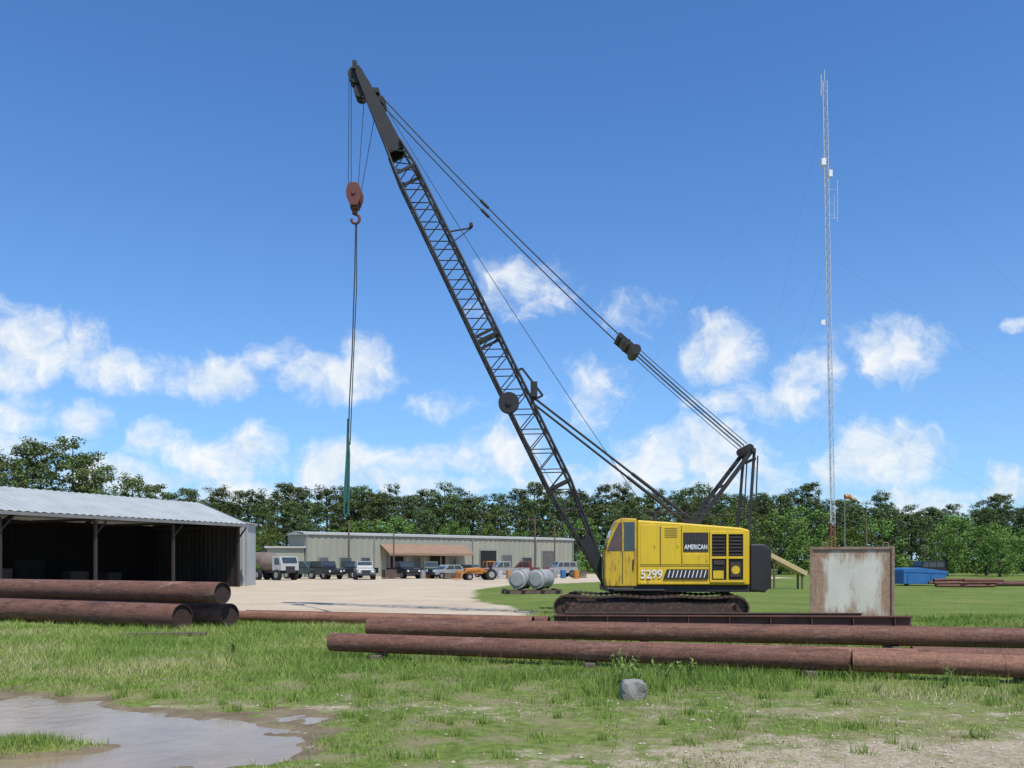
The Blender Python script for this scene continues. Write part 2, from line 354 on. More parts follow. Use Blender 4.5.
me=raw_mesh('grass',np.concatenate([V,V2,V3]),3,[gb],np.concatenate([s,s2,s3])); og=bpy.data.objects.new('grass',me); COL.objects.link(og)
og['kind']='stuff'; og['label']='rough patchy green grass and weeds'; og['category']='grass'
# gravel stones
N=9000; yy=6+4.5*rng.random(N); xx=-3+11*rng.random(N); k=rng.random(N)<(dirtm(xx,yy)*.9+.02); k&=puddle(xx,yy)<-.1; xx=xx[k];yy=yy[k]
r=(.004+.020*rng.random(len(xx))**4); z=height(xx,yy)+r*.2
O=np.array([(1,0,0),(0,1,0),(-1,0,0),(0,-1,0),(0,0,.7),(0,0,-.7)]); T=[(0,1,4),(1,2,4),(2,3,4),(3,0,4)]
V=np.zeros((len(xx),4,3,3))
jit=1+.5*(rng.random((len(xx),6,1))-.5); th=rng.random(len(xx))*6.28
for ti,tr_ in enumerate(T):
    for vi,ii in enumerate(tr_):
        p=O[ii]*jit[:,ii]; V[:,ti,vi,0]=xx+(p[:,0]*np.cos(th)-p[:,1]*np.sin(th))*r; V[:,ti,vi,1]=yy+(p[:,0]*np.sin(th)+p[:,1]*np.cos(th))*r; V[:,ti,vi,2]=z+p[:,2]*r
me=raw_mesh('gravel',V,3,['stone']); o_=bpy.data.objects.new('gravel',me); COL.objects.link(o_); o_['kind']='stuff'; o_['label']='loose pale gravel stones on dirt'; o_['category']='gravel'
# ------------------------------------------------------------ trees
def clump_quads(centres,radii,nq,size):
    out=[]
    for c_,r_ in zip(centres,radii):
        d=rng.normal(size=(nq,3)); d/=np.linalg.norm(d,axis=1)[:,None]; rr=r_*rng.random(nq)**.45
        p=np.array(c_)+d*rr[:,None]*np.array([1,1,.75])
        nrm=d+np.array([0,-.1,.5])+rng.normal(size=(nq,3))*.55; nrm/=np.linalg.norm(nrm,axis=1)[:,None]
        a_=np.cross(nrm,rng.normal(size=(nq,3))); a_/=np.linalg.norm(a_,axis=1)[:,None]
        b_=np.cross(nrm,a_)
        s_=(size*(.5+rng.random(nq)))[:,None]
        out.append(np.stack([p-a_*s_,p-b_*s_*.6,p+a_*s_,p+b_*s_*.6],1))
    return np.concatenate(out)
def tree_template(kind):
    tr=MB(); cs=[];rs=[]
    if kind=='pine':
        H=15.; lx=random.uniform(-.5,.5)
        pts=[(0,0,-.2),(lx*.3,0,H*.4),(lx*.7,.1,H*.75),(lx,.1,H*.95)]; rr=[.22,.17,.10,.03]
        for a,b,r1,r2 in zip(pts[:-1],pts[1:],rr[:-1],rr[1:]): tr.tube(a,b,r1,8,0,r2,cap=False)
        base=random.uniform(.22,.38); pk=random.uniform(.65,.85)
        for _ in range(85):
            f=base+(1-base)*random.random()**.8; w=3.0*math.sin(math.pi*min(1,max(.12,(1.02-f)/(1.02-base)*pk+.07)))**.7
            an=random.random()*6.283; q=w*random.uniform(.25,1); cc=(lx*f+math.cos(an)*q,math.sin(an)*q,H*f+random.uniform(-.3,.3))
            cs.append(cc); rs.append(random.uniform(.5,.95))
            if random.random()<.3: tr.tube((lx*f*.8,.05,H*f-.6),cc,.05,5,0,.02,cap=False)
        Q=clump_quads(cs,rs,66,.13); m='pine'
    else:
        H=9.; tr.tube((0,0,-.2),(.1,0,H*.3),.24,8,0,.2,cap=False)
        for _ in range(7):
            an=random.random()*6.283; tr.tube((.1,0,H*.28),(math.cos(an)*2,math.sin(an)*2,H*random.uniform(.5,.8)),.13,6,0,.03,cap=False)
        for _ in range(75):
            f=random.uniform(.08,.97); w=3.7*math.sqrt(max(.05,1-((f-.5)/.52)**2)); an=random.random()*6.283;q=w*random.uniform(.3,1)
            cs.append((math.cos(an)*q,math.sin(an)*q,H*f)); rs.append(random.uniform(.6,1.1))
        Q=clump_quads(cs,rs,75,.13); m='leaf'
    tme=bpy.data.meshes.new(kind+'_trunk'); tme.from_pydata(tr.v,[],tr.f); tme.materials.append(M['bark'])
    return tme,raw_mesh(kind+'_crown',Q,4,[m])
TP=[tree_template('pine') for _ in range(6)]; TD=[tree_template('oak') for _ in range(4)]
def tree(kind,x,y,s,sx=1,label=None,group='trees along the edge of the wood'):
    tm,cm=random.choice(TP if kind=='pine' else TD)
    nm='pine_tree' if kind=='pine' else 'broadleaf_tree'
    e=thing(nm,label or ('tall dark green pine at the edge of the wood' if kind=='pine' else 'green leafy tree at the edge of the wood'),'tree',(x,y,0),random.random()*6.28,group)
    e.scale=(s*sx,s*sx,s)
    for n_,m_ in(('trunk',tm),('crown',cm)):
        o_=bpy.data.objects.new(n_,m_); COL.objects.link(o_); o_.parent=e
    return e
def hfac(x): return (1.0 if x<55 else .88)
x=-112
while x<112:
    tree('pine',x,random.uniform(152,160),random.uniform(.88,1.09)*hfac(x),random.uniform(1.0,1.3)); x+=random.uniform(2.4,4.0)
x=-110
while x<110:
    tree('pine',x,random.uniform(143,150),random.uniform(.70,.92)*hfac(x),random.uniform(1.05,1.35)); x+=random.uniform(3.0,5.0)
x=-105
while x<108:
    k_='oak' if random.random()<.65 else 'pine'
    tree(k_,x,random.uniform(135,141),random.uniform(.7,1.05) if k_=='oak' else random.uniform(.5,.7),random.uniform(1.05,1.25)); x+=random.uniform(3.6,5.6)
for (x,y_,s_) in [(-64,104,1.02),(-61,107,1.1),(-57.5,104,1.08),(-54.5,106,1.13),(-51.5,105,1.0),(-66,103,.98),(-59,101,.92),(-49.5,112,.86),(-68,107,1.1)]:
    tree('pine',x,y_,s_,1.1,'tall spreading pine standing in a clump behind the shed','pines in a clump behind the shed')
for (x,y_,s_,w_) in [(-44,112,.72,1.2),(-40,118,.75,1.2),(-35,120,.7,1.2),(53,104,.66,1.15),(59.5,107,.72,1.3),(65,105,.7,1.2),(37,118,1.0,1.2),(42,122,1.08,1.1),(33,124,1.05,1.1),(31,116,.8,1.1),(49,121,.75,1.2),(56,98,.6,1.2)]:
    tree('oak',x,y_,s_,w_,'bright green broad-leaved tree by the yard','broad-leaved trees by the yard')
cs=[];rs=[]
for _ in range(2300):
    x_=random.uniform(-175,175); top=12.8*hfac(x_)+2.4*(float(vn(x_,0,.15,3))-.5)
    cs.append((x_,random.uniform(163,172),random.uniform(.5,top))); rs.append(1.9)
me=raw_mesh('wood',clump_quads(cs,rs,34,.36),4,['pine']); o_=bpy.data.objects.new('wood',me); COL.objects.link(o_); o_['kind']='stuff'; o_['label']='dense dark pine wood behind the yard'; o_['category']='wood'
cs=[];rs=[]
for _ in range(620):
    cs.append((random.uniform(-120,120),random.uniform(129,136),random.uniform(.3,2.8))); rs.append(1.2)
me=raw_mesh('undergrowth',clump_quads(cs,rs,60,.18),4,['leaf']); o_=bpy.data.objects.new('undergrowth',me); COL.objects.link(o_); o_['kind']='stuff'; o_['label']='green bushes and scrub under the trees'; o_['category']='bushes'
# ------------------------------------------------------------ crane
CR=thing('crawler_crane','yellow crawler crane with tall black lattice boom raised','crane',(4.2,26,0))
UC=MB(); UC.bx(-1.3,1.3,-1.2,1.2,.22,.46); UC.tube((0,0,.44),(0,0,.76),.9,28)
uc=UC.obj('undercarriage',['track'],CR,loc=(-.05,-.25,0),rz=math.radians(-9),bevel=.02)
def track(ys_):
    L=5.4;r=.34; fr=MB(); fr.bx(-L/2+.3,L/2-.3,ys_-.24,ys_+.24,.16,.50)
    h=L/2-r
    per=2*(2*h)+2*math.pi*r; n=70
    sh=MB()
    for i_ in range(n):
        s_=per*i_/n
        if s_<2*h: p=(-h+s_,2*r);an=0
        elif s_<2*h+math.pi*r: a_=(s_-2*h)/r; p=(h+math.sin(a_)*r,r+math.cos(a_)*r);an=-a_
        elif s_<4*h+math.pi*r: p=(h-(s_-2*h-math.pi*r),0);an=math.pi
        else: a_=(s_-4*h-math.pi*r)/r; p=(-h-math.sin(a_)*r,r-math.cos(a_)*r); an=math.pi-a_
        R=Matrix.Rotation(-an,3,'Y'); zc=p[1]*.90+.045
        sag=-.04*math.sin((p[0]+h)/(2*h)*math.pi*3)**2 if zc>.45 else 0
        sh.box((p[0],ys_,zc+sag),(per/n*.88,.62,.05),0,R); sh.box((p[0],ys_,zc+sag),(per/n*.4,.3,.09),0,R)
    tr=sh.obj('track',['track'],uc)
    fr.obj('track_frame',['track'],tr,bevel=.01)
    for x_,rr in((-h,.29),(h,.29)):
        w=MB(); w.tube((x_,ys_-.2,r*.90+.045),(x_,ys_+.2,r*.90+.045),rr,20)
        w.tube((x_,ys_-.24,r*.90+.045),(x_,ys_+.24,r*.90+.045),.1,12)
        w.obj('sprocket' if x_>0 else 'idler_wheel',['track'],tr)
    for i_ in range(8):
        x_=-h+.45+i_*(2*h-.9)/7; w=MB(); w.tube((x_,ys_-.22,.15),(x_,ys_+.22,.15),.10,14); w.obj('track_roller',['track'],tr)
track(-1.45);track(1.45)
D=MB(); D.bx(-1.4,3.1,-1.30,1.30,.76,.95); D.bx(-1.3,.2,-1.5,-1.30,.80,.84)
D.obj('deck',['black'],CR,bevel=.02)
B=MB(); B.prism([(-.58,.96),(2.66,.96),(2.66,2.55),(2.4,2.62),(.65,2.76),(-.58,2.84)],-1.38,1.38)
body=B.obj('body',['yellow'],CR,bevel=.04)
pn=MB(); yf=-1.38
for x0,x1,z0,z1 in((-.5,.06,1.56,2.7),(.09,.66,1.56,2.66),(.72,1.5,1.56,1.86)):
    pn.bx(x0,x1,yf-.014,yf,z0,z1)
pn.bx(-.5,1.5,yf-.02,yf,.99,1.06)
for x_,z_ in((-.08,2.1),(.58,2.1),(1.42,1.7)): pn.bx(x_-.02,x_+.02,yf-.03,yf-.014,z_-.05,z_+.05)
pn.obj('side_panel',['yellow'],body,bevel=.005)
sm=MB()
for x_ in(.075,.69): sm.bx(x_-.008,x_+.008,yf-.006,yf-.001,1.52,2.66)
sm.bx(-.52,1.48,yf-.006,yf-.001,1.505,1.52)
for i_ in range(5): sm.bx(.2,.56,yf-.020,yf-.014,2.34+i_*.06,2.36+i_*.06)
sm.obj('panel_gap',['machine'],body)
fr=MB(); 
for z_ in(1.04,1.72,2.43): fr.bx(1.5,2.52,yf-.03,yf-.004,z_,z_+.07)
for x_ in(1.5,1.98,2.46): fr.bx(x_,x_+.06,yf-.034,yf-.004,1.04,2.5)
fr.obj('bay_frame',['yellow'],body,bevel=.005)
op=MB(); op.bx(1.53,2.5,yf-.004,yf+.01,1.06,2.46); op.obj('engine_bay_painted_shade',['dark'],body)  # dark plate on the solid body, painted shade of the open bay
en=MB(); en.bx(1.62,1.92,yf-.022,yf-.006,1.55,1.68,0); en.bx(1.6,1.9,yf-.022,yf-.006,1.15,1.38,1); en.bx(2.1,2.4,yf-.022,yf-.006,1.2,1.62,0); en.tube((2.25,yf-.026,1.4),(2.25,yf-.022,1.4),.12,16,1)
for i_ in range(6): en.bx(2.06,2.44,yf-.022,yf-.006,1.82+i_*.1,1.86+i_*.1,0); en.bx(1.58,1.94,yf-.022,yf-.006,1.82+i_*.1,1.85+i_*.1,0)
en.obj('louvre',['machine','yellow'],body)
gp=MB(); gp.bx(.74,1.46,yf-.016,yf-.001,1.93,2.48,0)
for i_ in range(7): gp.bx(.77+i_*.1,.80+i_*.1,yf-.022,yf-.016,2.24,2.44,1)
gp.obj('nameplate_panel',['black','machine'],body)
bd=MB(); bd.prism([(.16,1.14),(1.46,1.14),(1.46,1.42),(.26,1.42)],yf-.042,yf-.021,0)
for i_ in range(10):
    x_=.28+i_*.115; bd.prism([(x_,1.18),(x_+.028,1.18),(x_+.088,1.39),(x_+.06,1.39)],yf-.046,yf-.042,1)
bd.obj('warning_stripe',['black','white'],body)
def text(s_,x_,y_,z_,size,mat,parent,width=None,rz=0,name='lettering',bold=.004):
    cu=bpy.data.curves.new('t','FONT'); cu.body=s_; cu.size=size; cu.extrude=.002; cu.offset=bold
    o_=bpy.data.objects.new('t',cu); COL.objects.link(o_); bpy.context.view_layer.update()
    dg=bpy.context.evaluated_depsgraph_get(); m_=bpy.data.meshes.new_from_object(o_.evaluated_get(dg)); bpy.data.objects.remove(o_)
    m_.materials.clear(); m_.materials.append(M[mat])
    n_=bpy.data.objects.new(name,m_); COL.objects.link(n_); n_.parent=parent; n_.rotation_euler=(math.pi/2,0,rz); n_.location=(x_,y_,z_)
    if width:
        w=max(v.co.x for v in m_.vertices)-min(v.co.x for v in m_.vertices); n_.scale=(width/w,1,1)
    return n_
text('AMERICAN',.77,yf-.022,2.0,.19,'white',body,.66)
text('5299',-.50,yf-.03,1.16,.36,'white',body,.62,bold=.003)
CB=MB(); CB.prism([(-1.46,.92),(-.6,.92),(-.6,2.88),(-.98,2.9),(-1.10,2.88),(-1.19,2.80),(-1.30,2.56),(-1.44,2.2),(-1.52,1.85),(-1.52,1.2)],-1.40,-.50)
cab=CB.obj('cab',['cabyellow'],CR,bevel=.03)
w=MB(); w.prism([(-1.46,1.95),(-1.02,1.95),(-1.02,2.78),(-1.12,2.76),(-1.22,2.55),(-1.38,2.2)],-1.408,-1.40); w.obj('side_window',['cabglass'],cab)
w=MB(); w.prism([(-.97,1.95),(-.66,1.95),(-.66,2.78),(-.97,2.78)],-1.408,-1.40); w.obj('door_window',['glass'],cab)
w=MB(); w.add([(-1.50,-1.33,2.0),(-1.50,-.57,2.0),(-1.315,-.57,2.55),(-1.315,-1.33,2.55)],[(0,3,2,1)]); w.obj('windscreen',['glass'],cab)
w=MB(); w.bx(-1.02,-1.005,-1.416,-1.40,1.0,1.94); w.bx(-.72,-.69,-1.44,-1.40,1.4,1.7)
w.obj('cab_door_trim',['black'],cab)
w=MB(); w.chain([(-1.55,-1.42,.84),(-1.58,-1.42,1.7)],.015); w.chain([(-1.45,-1.46,.86),(-.7,-1.46,.86)],.03); w.chain([(-.58,-1.30,2.82),(-.58,-1.30,3.1),(2.3,-1.30,2.98),(2.3,-1.30,2.6)],.011); w.chain([(.8,-1.3,2.72),(.8,-1.3,3.05)],.011)
w.obj('handrail',['black'],CR)
w=MB(); w.tube((.1,-.3,2.7),(.1,-.3,3.15),.07,12); w.tube((.1,-.3,3.15),(.25,-.3,3.25),.06,12); w.obj('exhaust_pipe',['black'],CR)
CW=MB(); CW.prism([(2.69,.80),(3.1,.74),(3.26,.9),(3.30,2.0),(3.1,2.15),(2.69,2.15)],-1.36,1.36)
CW.obj('counterweight',['black'],CR,bevel=.04)
GA=MB()
for s_ in(-.65,.65):
    GA.beam((1.25,s_,2.7),(2.95,s_*.9,4.95),.09,.12); GA.beam((2.82,s_,2.3),(3.02,s_*.9,5.0),.06,.08); GA.beam((3.0,s_,2.15),(3.12,s_*.9,4.8),.03,.035)
GA.beam((2.98,-.7,4.95),(2.98,.7,4.95),.11,.11); GA.beam((3.02,-.65,4.7),(3.02,.65,4.7),.07,.07); GA.beam((2.2,-.6,3.94),(2.2,.6,3.94),.06,.06)
ga=GA.obj('gantry',['boom'],CR)
for i_ in range(5):
    y_=-.5+.25*i_; w=MB(); w.tube((2.9,y_-.03,5.03),(2.9,y_+.03,5.03),.13,18); w.obj('sheave',['boom'],ga)
foot=Vector((-1.33,0,1.0)); tip=Vector((-8.92,0,16.55)); ax=(tip-foot); BL=ax.length; ax.normalize(); nn=Vector((-ax.z,0,ax.x))*-1; 
def bp_(s_,dn,dy): return foot+ax*s_+nn*dn+Vector((0,dy,0))
sec=[(0,.07,.34),(3.3,.36,.48),(8.2,.36,.48),(13.8,.32,.46),(14.7,.24,.38)]
def hw(s_): return float(np.interp(s_,[a[0] for a in sec],[a[1] for a in sec])),float(np.interp(s_,[a[0] for a in sec],[a[2] for a in sec]))
BM=MB()
for a_,b_ in zip(sec[:-1],sec[1:]):
    for sn in(-1,1):
        for sy in(-1,1): BM.tube(bp_(a_[0],sn*a_[1],sy*a_[2]),bp_(b_[0],sn*b_[1],sy*b_[2]),.042,8)
n=20; st=[1.3+(14.6-1.3)*i_/n for i_ in range(n+1)]
for i_ in range(n):
    s0,s1=st[i_],st[i_+1]; d0,w0=hw(s0);d1,w1=hw(s1); f=1 if i_%2 else -1; sm_=(s0+s1)/2; dm,wm_=hw(sm_)
    for sy in(-1,1):
        BM.tube(bp_(s0,-d0,sy*w0),bp_(sm_,dm,sy*wm_),.018,6); BM.tube(bp_(sm_,dm,sy*wm_),bp_(s1,-d1,sy*w1),.018,6)
    for sn in(-1,1):
        BM.tube(bp_(s0,sn*d0,-f*w0),bp_(s1,sn*d1,f*w1),.018,6)
        BM.tube(bp_(s0,sn*d0,-w0),bp_(s0,sn*d0,w0),.018,6)
for s_ in(3.3,8.2,8.35,13.8):
    d_,w_=hw(s_)
    for sy in(-1,1): BM.beam(bp_(s_,-d_,sy*w_),bp_(s_,d_,sy*w_),.06,.08)
    for sn in(-1,1): BM.beam(bp_(s_,sn*d_,-w_),bp_(s_,sn*d_,w_),.06,.06)
for sy in(-1,1):
    BM.tube(bp_(-.05,0,sy*.34-.05),bp_(-.05,0,sy*.34+.05),.14,14)
    q=[bp_(0,-.1,0),bp_(1.5,-.22,0),bp_(1.5,.22,0),bp_(0,.1,0)]; BM.prism([(p.x,p.z) for p in q],sy*.40-.02,sy*.40+.02)
boom=BM.obj('boom',['boom'],CR,label='black lattice boom with crossed lacing bars')
BT=MB()
for sy in(-1,1):
    q=[bp_(14.5,-.26,0),bp_(16.8,-.10,0),bp_(17.25,-.05,0),bp_(17.3,.11,0),bp_(16.7,.18,0),bp_(14.5,.26,0)]
    BT.prism([(p.x,p.z) for p in q],sy*.32-.02,sy*.32+.02)
q=[bp_(14.5,-.24,0),bp_(16.3,-.12,0),bp_(16.3,-.08,0),bp_(14.5,-.20,0)]; BT.prism([(p.x,p.z) for p in q],-.3,.3)
q=[bp_(14.5,.24,0),bp_(15.3,.22,0),bp_(15.3,.18,0),bp_(14.5,.20,0)]; BT.prism([(p.x,p.z) for p in q],-.3,.3)
BT.box(bp_(16.4,.23,0),(.2,.66,.14),0); BT.box(bp_(17.35,.0,-.3),(.12,.12,.25),0)
bt=BT.obj('boom_head',['boom'],boom)
for c_,r_ in((bp_(17.15,-.08,0),.24),(bp_(16.65,-.2,0),.17),(bp_(16.1,.22,0),.16)):
    for y_ in(-.2,0,.2):
        w=MB(); w.tube(c_+Vector((0,y_-.035,0)),c_+Vector((0,y_+.035,0)),r_,20); w.obj('sheave',['boom'],bt)
w=MB(); rc=bp_(6.15,-.30,-.56); w.tube(rc,rc+Vector((0,.06,0)),.31,24); w.tube(rc+Vector((0,-.05,0)),rc+Vector((0,.3,0)),.09,12); w.tube(rc+Vector((0,.22,0)),rc+Vector((0,.26,0)),.31,24); w.obj('cable_reel',['boom'],boom)
w=MB(); q0=bp_(5.9,.36,-.46);q1=bp_(6.9,.36,-.46)
w.beam(q0,q0+nn*.35,.06,.06);w.beam(q1,q1+nn*.15,.06,.06);w.beam(q0+nn*.35,q1+nn*.15,.06,.06); w.bx(q0.x-.05,q0.x+.15,-.58,-.4,q0.z+.1,q0.z+.55); w.obj('backstop_bracket',['boom'],boom)
w=MB(); q0=bp_(11.6,.34,-.3); w.beam(q0,q0+Vector((.7,0,.12)),.04,.04); w.beam(q0+Vector((0,0,-.4)),q0+Vector((.7,0,.12)),.025,.025); w.tube(q0+Vector((.68,-.08,.2)),q0+Vector((.68,.08,.2)),.06,12); w.obj('rope_guide',['boom'],boom)
for sy in(-.46,.46):
    w=MB(); a_=bp_(6.0,.42,sy);b_=Vector((1.2,sy*1.2,2.86)); m_=a_.lerp(b_,.62); w.tube(a_,m_,.035,10); w.tube(m_,b_,.052,10); w.tube(b_-Vector((0,.1,0)),b_+Vector((0,.1,0)),.12,12); w.obj('boom_backstop',['boom'],CR)
br_=Vector((-.72,0,8.22)); gt=Vector((2.9,0,5.08)); bt_=bp_(16.2,.3,0)
dirb=(gt-br_).normalized()
w=MB()
for y_ in(-.38,-.13,.13,.38): w.beam(br_-dirb*.38+Vector((0,y_,0)),br_+dirb*.42+Vector((0,y_,0)),.035,.17)
w.tube(br_+Vector((0,-.45,0)),br_+Vector((0,.45,0)),.09,12); w.tube(br_+dirb*.32+Vector((0,-.45,0)),br_+dirb*.32+Vector((0,.45,0)),.15,16); w.tube(br_-dirb*.3+Vector((0,-.45,0)),br_-dirb*.3+Vector((0,.45,0)),.07,12)
w.obj('bridle',['boom'],CR)
def sagrope(p0,p1,sag,r,name='wire_rope',n_=8,mat='rope'):
    w=MB(); pts=[]
    for i_ in range(n_+1):
        f=i_/n_; p=Vector(p0).lerp(Vector(p1),f); p.z-=sag*4*f*(1-f); pts.append(p)
    w.chain(pts,r,6); return w.obj(name,[mat],CR)
for i_,y_ in enumerate(np.linspace(-.42,.42,6)):
    off=Vector((.0,0,.12 if i_%2 else -.10)); off2=Vector((.05,0,.11 if i_%2 else -.11))
    sagrope(br_+dirb*.32+Vector((0,y_,0))+off2,gt+Vector((0,y_,0))+off,.03,.012,'boom_hoist_rope')
for y_ in(-.38,.38):
    c0=br_-dirb*.3+Vector((0,y_,0)); c1=bt_+Vector((0,y_*.8,0))
    sagrope(c0,c1,.14,.02,'boom_pendant',10)
    m_=c0.lerp(c1,.565); m_.z-=.13; dd=(c1-c0).normalized(); w=MB(); w.tube(m_-dd*.16,m_+dd*.16,.05,8); w.obj('pendant_socket',['boom'],CR)
sagrope(bp_(16.5,.28,0.1),(0.1,.3,3.0),.25,.010,'hoist_rope',10)
sagrope(bp_(6.4,-.45,-.3),(-2.6,-.2,3.4),.02,.008,'hoist_rope',3)
hb=Vector((-8.99,0,12.78)); kf=.82
w=MB()
prof=[(hb.x+a_*kf,hb.z+c_*kf) for a_,c_ in((-.14,-.42),(.14,-.42),(.27,-.12),(.29,.1),(.2,.34),(.08,.42),(-.12,.42),(-.24,.3),(-.29,.08),(-.26,-.14))]
for y_ in(-.18,.0,.18): w.prism(prof,y_-.025,y_+.025)
for y_ in(-.09,.09): w.tube((hb.x,y_-.05,hb.z+.04),(hb.x,y_+.05,hb.z+.04),.21,20)
w.tube((hb.x,-.24,hb.z+.04),(hb.x,.24,hb.z+.04),.07,12); w.box((hb.x,0,hb.z-.36),(.24,.26,.12))
blk=w.obj('hook_block',['red'],CR,bevel=.008)
w=MB(); pts=[(hb.x,0,hb.z-.40),(hb.x,0,hb.z-.56)]
for i_ in range(11):
    a_=math.radians(90-i_*27); pts.append((hb.x+.02+math.cos(a_)*.125,0,hb.z-.70+math.sin(a_)*.14))
w.chain(pts,.045,8); w.tube((hb.x,0,hb.z-.44),(hb.x,0,hb.z-.56),.08,10); w.obj('hook',['red'],blk)
tipc=bp_(17.15,-.08,0)
for dx0,dz0,y_,dx1 in((-.22,0,-.1,-.18),(-.20,0,.12,-.13),(.25,-.5,-.1,.12),(.5,-1.25,.1,.18)):
    sagrope((tipc.x+dx0,y_,tipc.z+dz0),(hb.x+dx1,y_,hb.z+.2),0,.010,'hoist_rope',2)
SL=thing('lifting_sling','long wire sling hanging from the crane hook with green tail','sling',(4.2+hb.x,26,3.0))
w=MB(); w.chain([(.03,0,hb.z-.83-3.0),(.0,0,7.5),(-.08,0,5.0),(-.16,0,3.6),(-.2,.0,2.1)],.02,6); w.chain([(.05,.03,hb.z-.83-3.0),(.05,.03,7.0),(-.06,.04,4.5),(-.15,.03,2.2)],.016,6); w.obj('sling_rope',['slinggray'],SL)
w=MB(); w.chain([(-.2,0,2.6),(-.24,0,1.9),(-.3,0,.9),(-.33,0,.1),(-.26,0,0),(-.2,0,.2),(-.18,0,1.1),(-.17,0,1.9),(-.2,0,2.5)],.03,8); w.chain([(-.2,.03,3.0),(-.23,.03,2.0),(-.26,.03,.5)],.04,8); w.obj('sling_tail',['green'],SL)
# ------------------------------------------------------------ steel box
SB=thing('steel_box','square whitish weathered steel box with rust streaks and rim','steel box',(9.1,22.95,0),math.radians(-20))
w=MB(); w.bx(-.98,.98,-1,1,.05,2.0); sb=w.obj('box_shell',['plate'],SB,bevel=.01)
w=MB()
for x_ in(-.98,.98):
    for y_ in(-1.0,1.0): w.bx(x_-.035,x_+.035,y_-.04,y_+.04,0,2.03)
for z_ in(.05,1.98):
    w.bx(-.94,.94,-1.035,-.99,z_-.03,z_+.035);w.bx(-.94,.94,.99,1.035,z_-.03,z_+.035);w.bx(-1.015,-.97,-.95,.95,z_-.03,z_+.035);w.bx(.97,1.015,-.95,.95,z_-.03,z_+.035)
w.obj('box_rim',['platerim'],SB,bevel=.005)
for x_ in(-.7,.75):
    w=MB(); w.chain([(x_,-.98,2.0),(x_,-.98,2.12),(x_+.12,-.98,2.12),(x_+.12,-.98,2.0)],.014,6); w.obj('lifting_lug',['platerim'],SB)
# ------------------------------------------------------------ pipes
def pipe(p0,p1,r,mat,label,name='steel_pipe',group='rusty steel pipes lying in the grass',flange=False,closed=False,ecap=False):
    e=Vector(p1)-Vector(p0); o0=Vector(p0)
    w=MB()
    d=e.normalized()
    w.pipe((0,0,0),e,r,.02,30,0,1,depth=.05 if ecap else 2.0)
    if flange:
        for f in(.33,.66): w.tube(e*f-d*.02,e*f+d*.02,r+.006,30,0,cap=False)
    o_=w.obj(name,[mat,'pipeend' if ecap else 'pipedark'],None,loc=o0); tag(o_,label,'pipe',group); return o_
pipe((-3.05,14.4,.27),(4.70,11.92,.24),.155,'pipe','long rusty brown pipe with open end on timber blocks',flange=True)
pipe((4.74,11.90,.24),(10.2,10.16,.22),.150,'pipe2','orange-brown rusty pipe lying end to end with another',flange=True)
pipe((1.9,13.55,.20),(5.9,12.45,.20),.15,'pipe2','orange-brown rusty pipe lying behind the front pipe',flange=True)
pipe((6.0,12.8,.20),(12.5,11.3,.20),.15,'pipe','rusty brown pipe lying behind the front pipes',flange=True)
pipe((-2.9,17.2,.31),(11,14.3,.30),.175,'pipe','long reddish rusty pipe resting on blocks',flange=True)
pipe((-7.6,23.0,.18),(.5,20.3,.19),.14,'pipe2','thin rusty pipe lying low in grass')
pipe((-7.3,23.5,.18),(.9,20.8,.17),.13,'pipe','thin rusty pipe lying low in grass')
pipe((-2.2,18.9,.15),(9.2,17.6,.15),.12,'pipe','thin rusty pipe lying low in grass')
g='large rusty pipes stacked in a pile'
pipe((-18.9,26.2,.33),(-7.8,20.2,.33),.30,'pipe','large rusty brown pipe at the bottom of a stack',group=g,flange=True,ecap=True)
pipe((-18.2,27.0,.32),(-6.9,20.9,.32),.29,'pipe','large rusty brown pipe at the bottom of a stack',group=g,ecap=True)
pipe((-18.6,26.7,.88),(-6.95,20.5,.88),.265,'pipe','large reddish pipe lying on top of two others',group=g,flange=True,ecap=True)
BE=thing('steel_beam','dark rusty steel I-beam lying on the ground','beam',(1.0,20.3,.24),math.radians(-3))
w=MB(); w.bx(0,8.3,-.1,.1,.10,.125); w.bx(0,8.3,-.1,.1,-.125,-.10); w.bx(0,8.3,-.012,.012,-.0985,.0985)
for i_ in range(9): w.bx(.3+i_*.95,.32+i_*.95,-.09,-.013,-.098,.098)
w.obj('beam_flange',['beamrust'],BE)
BE2=thing('steel_beam','dark rusty steel I-beam lying on the ground','beam',(1.3,21.0,.26),math.radians(-2))
w=MB(); w.bx(0,7.2,-.1,.1,.10,.125); w.bx(0,7.2,-.1,.1,-.125,-.10); w.bx(0,7.2,-.012,.012,-.0985,.0985); w.obj('beam_flange',['track'],BE2)
def block(x_,y_,L,rz,h=.12):
    w=MB(); w.bx(-L/2,L/2,-.08,.08,-.02,h); o_=w.obj('timber_block',['wood'],None,loc=(x_,y_,0),rz=rz,bevel=.012); tag(o_,'weathered timber block under the rusty pipes','timber','timber blocks under the pipes')
for x_,y_,L in((-2.2,14.13,.5),(1.2,13.04,.5),(4.2,12.08,.5),(6.8,11.25,.5),(9.2,10.48,.5),(-1.8,16.95,.9),(2.5,16.1,.9),(6.8,15.2,.9),(-8.5,20.9,1.8),(-12,22.8,1.8),(1.7,20.3,.9),(5,20.2,.9),(8.6,20.1,.9)):
    h=.1
    if y_<15: h=.09
    if L==1.8: h=.025
    if 15<y_<18: h=.125
    block(x_,y_,L,math.pi/2-.15,h)
w=MB(); w.bx(-.9,.9,-.12,.12,0,.05); tag(w.obj('timber_plank',['wood'],None,loc=(-7.6,18.6,.03),rz=.15),'old timber plank lying in grass beside pipes','plank')
bm=bmesh.new(); bmesh.ops.create_icosphere(bm,subdivisions=3,radius=.17)
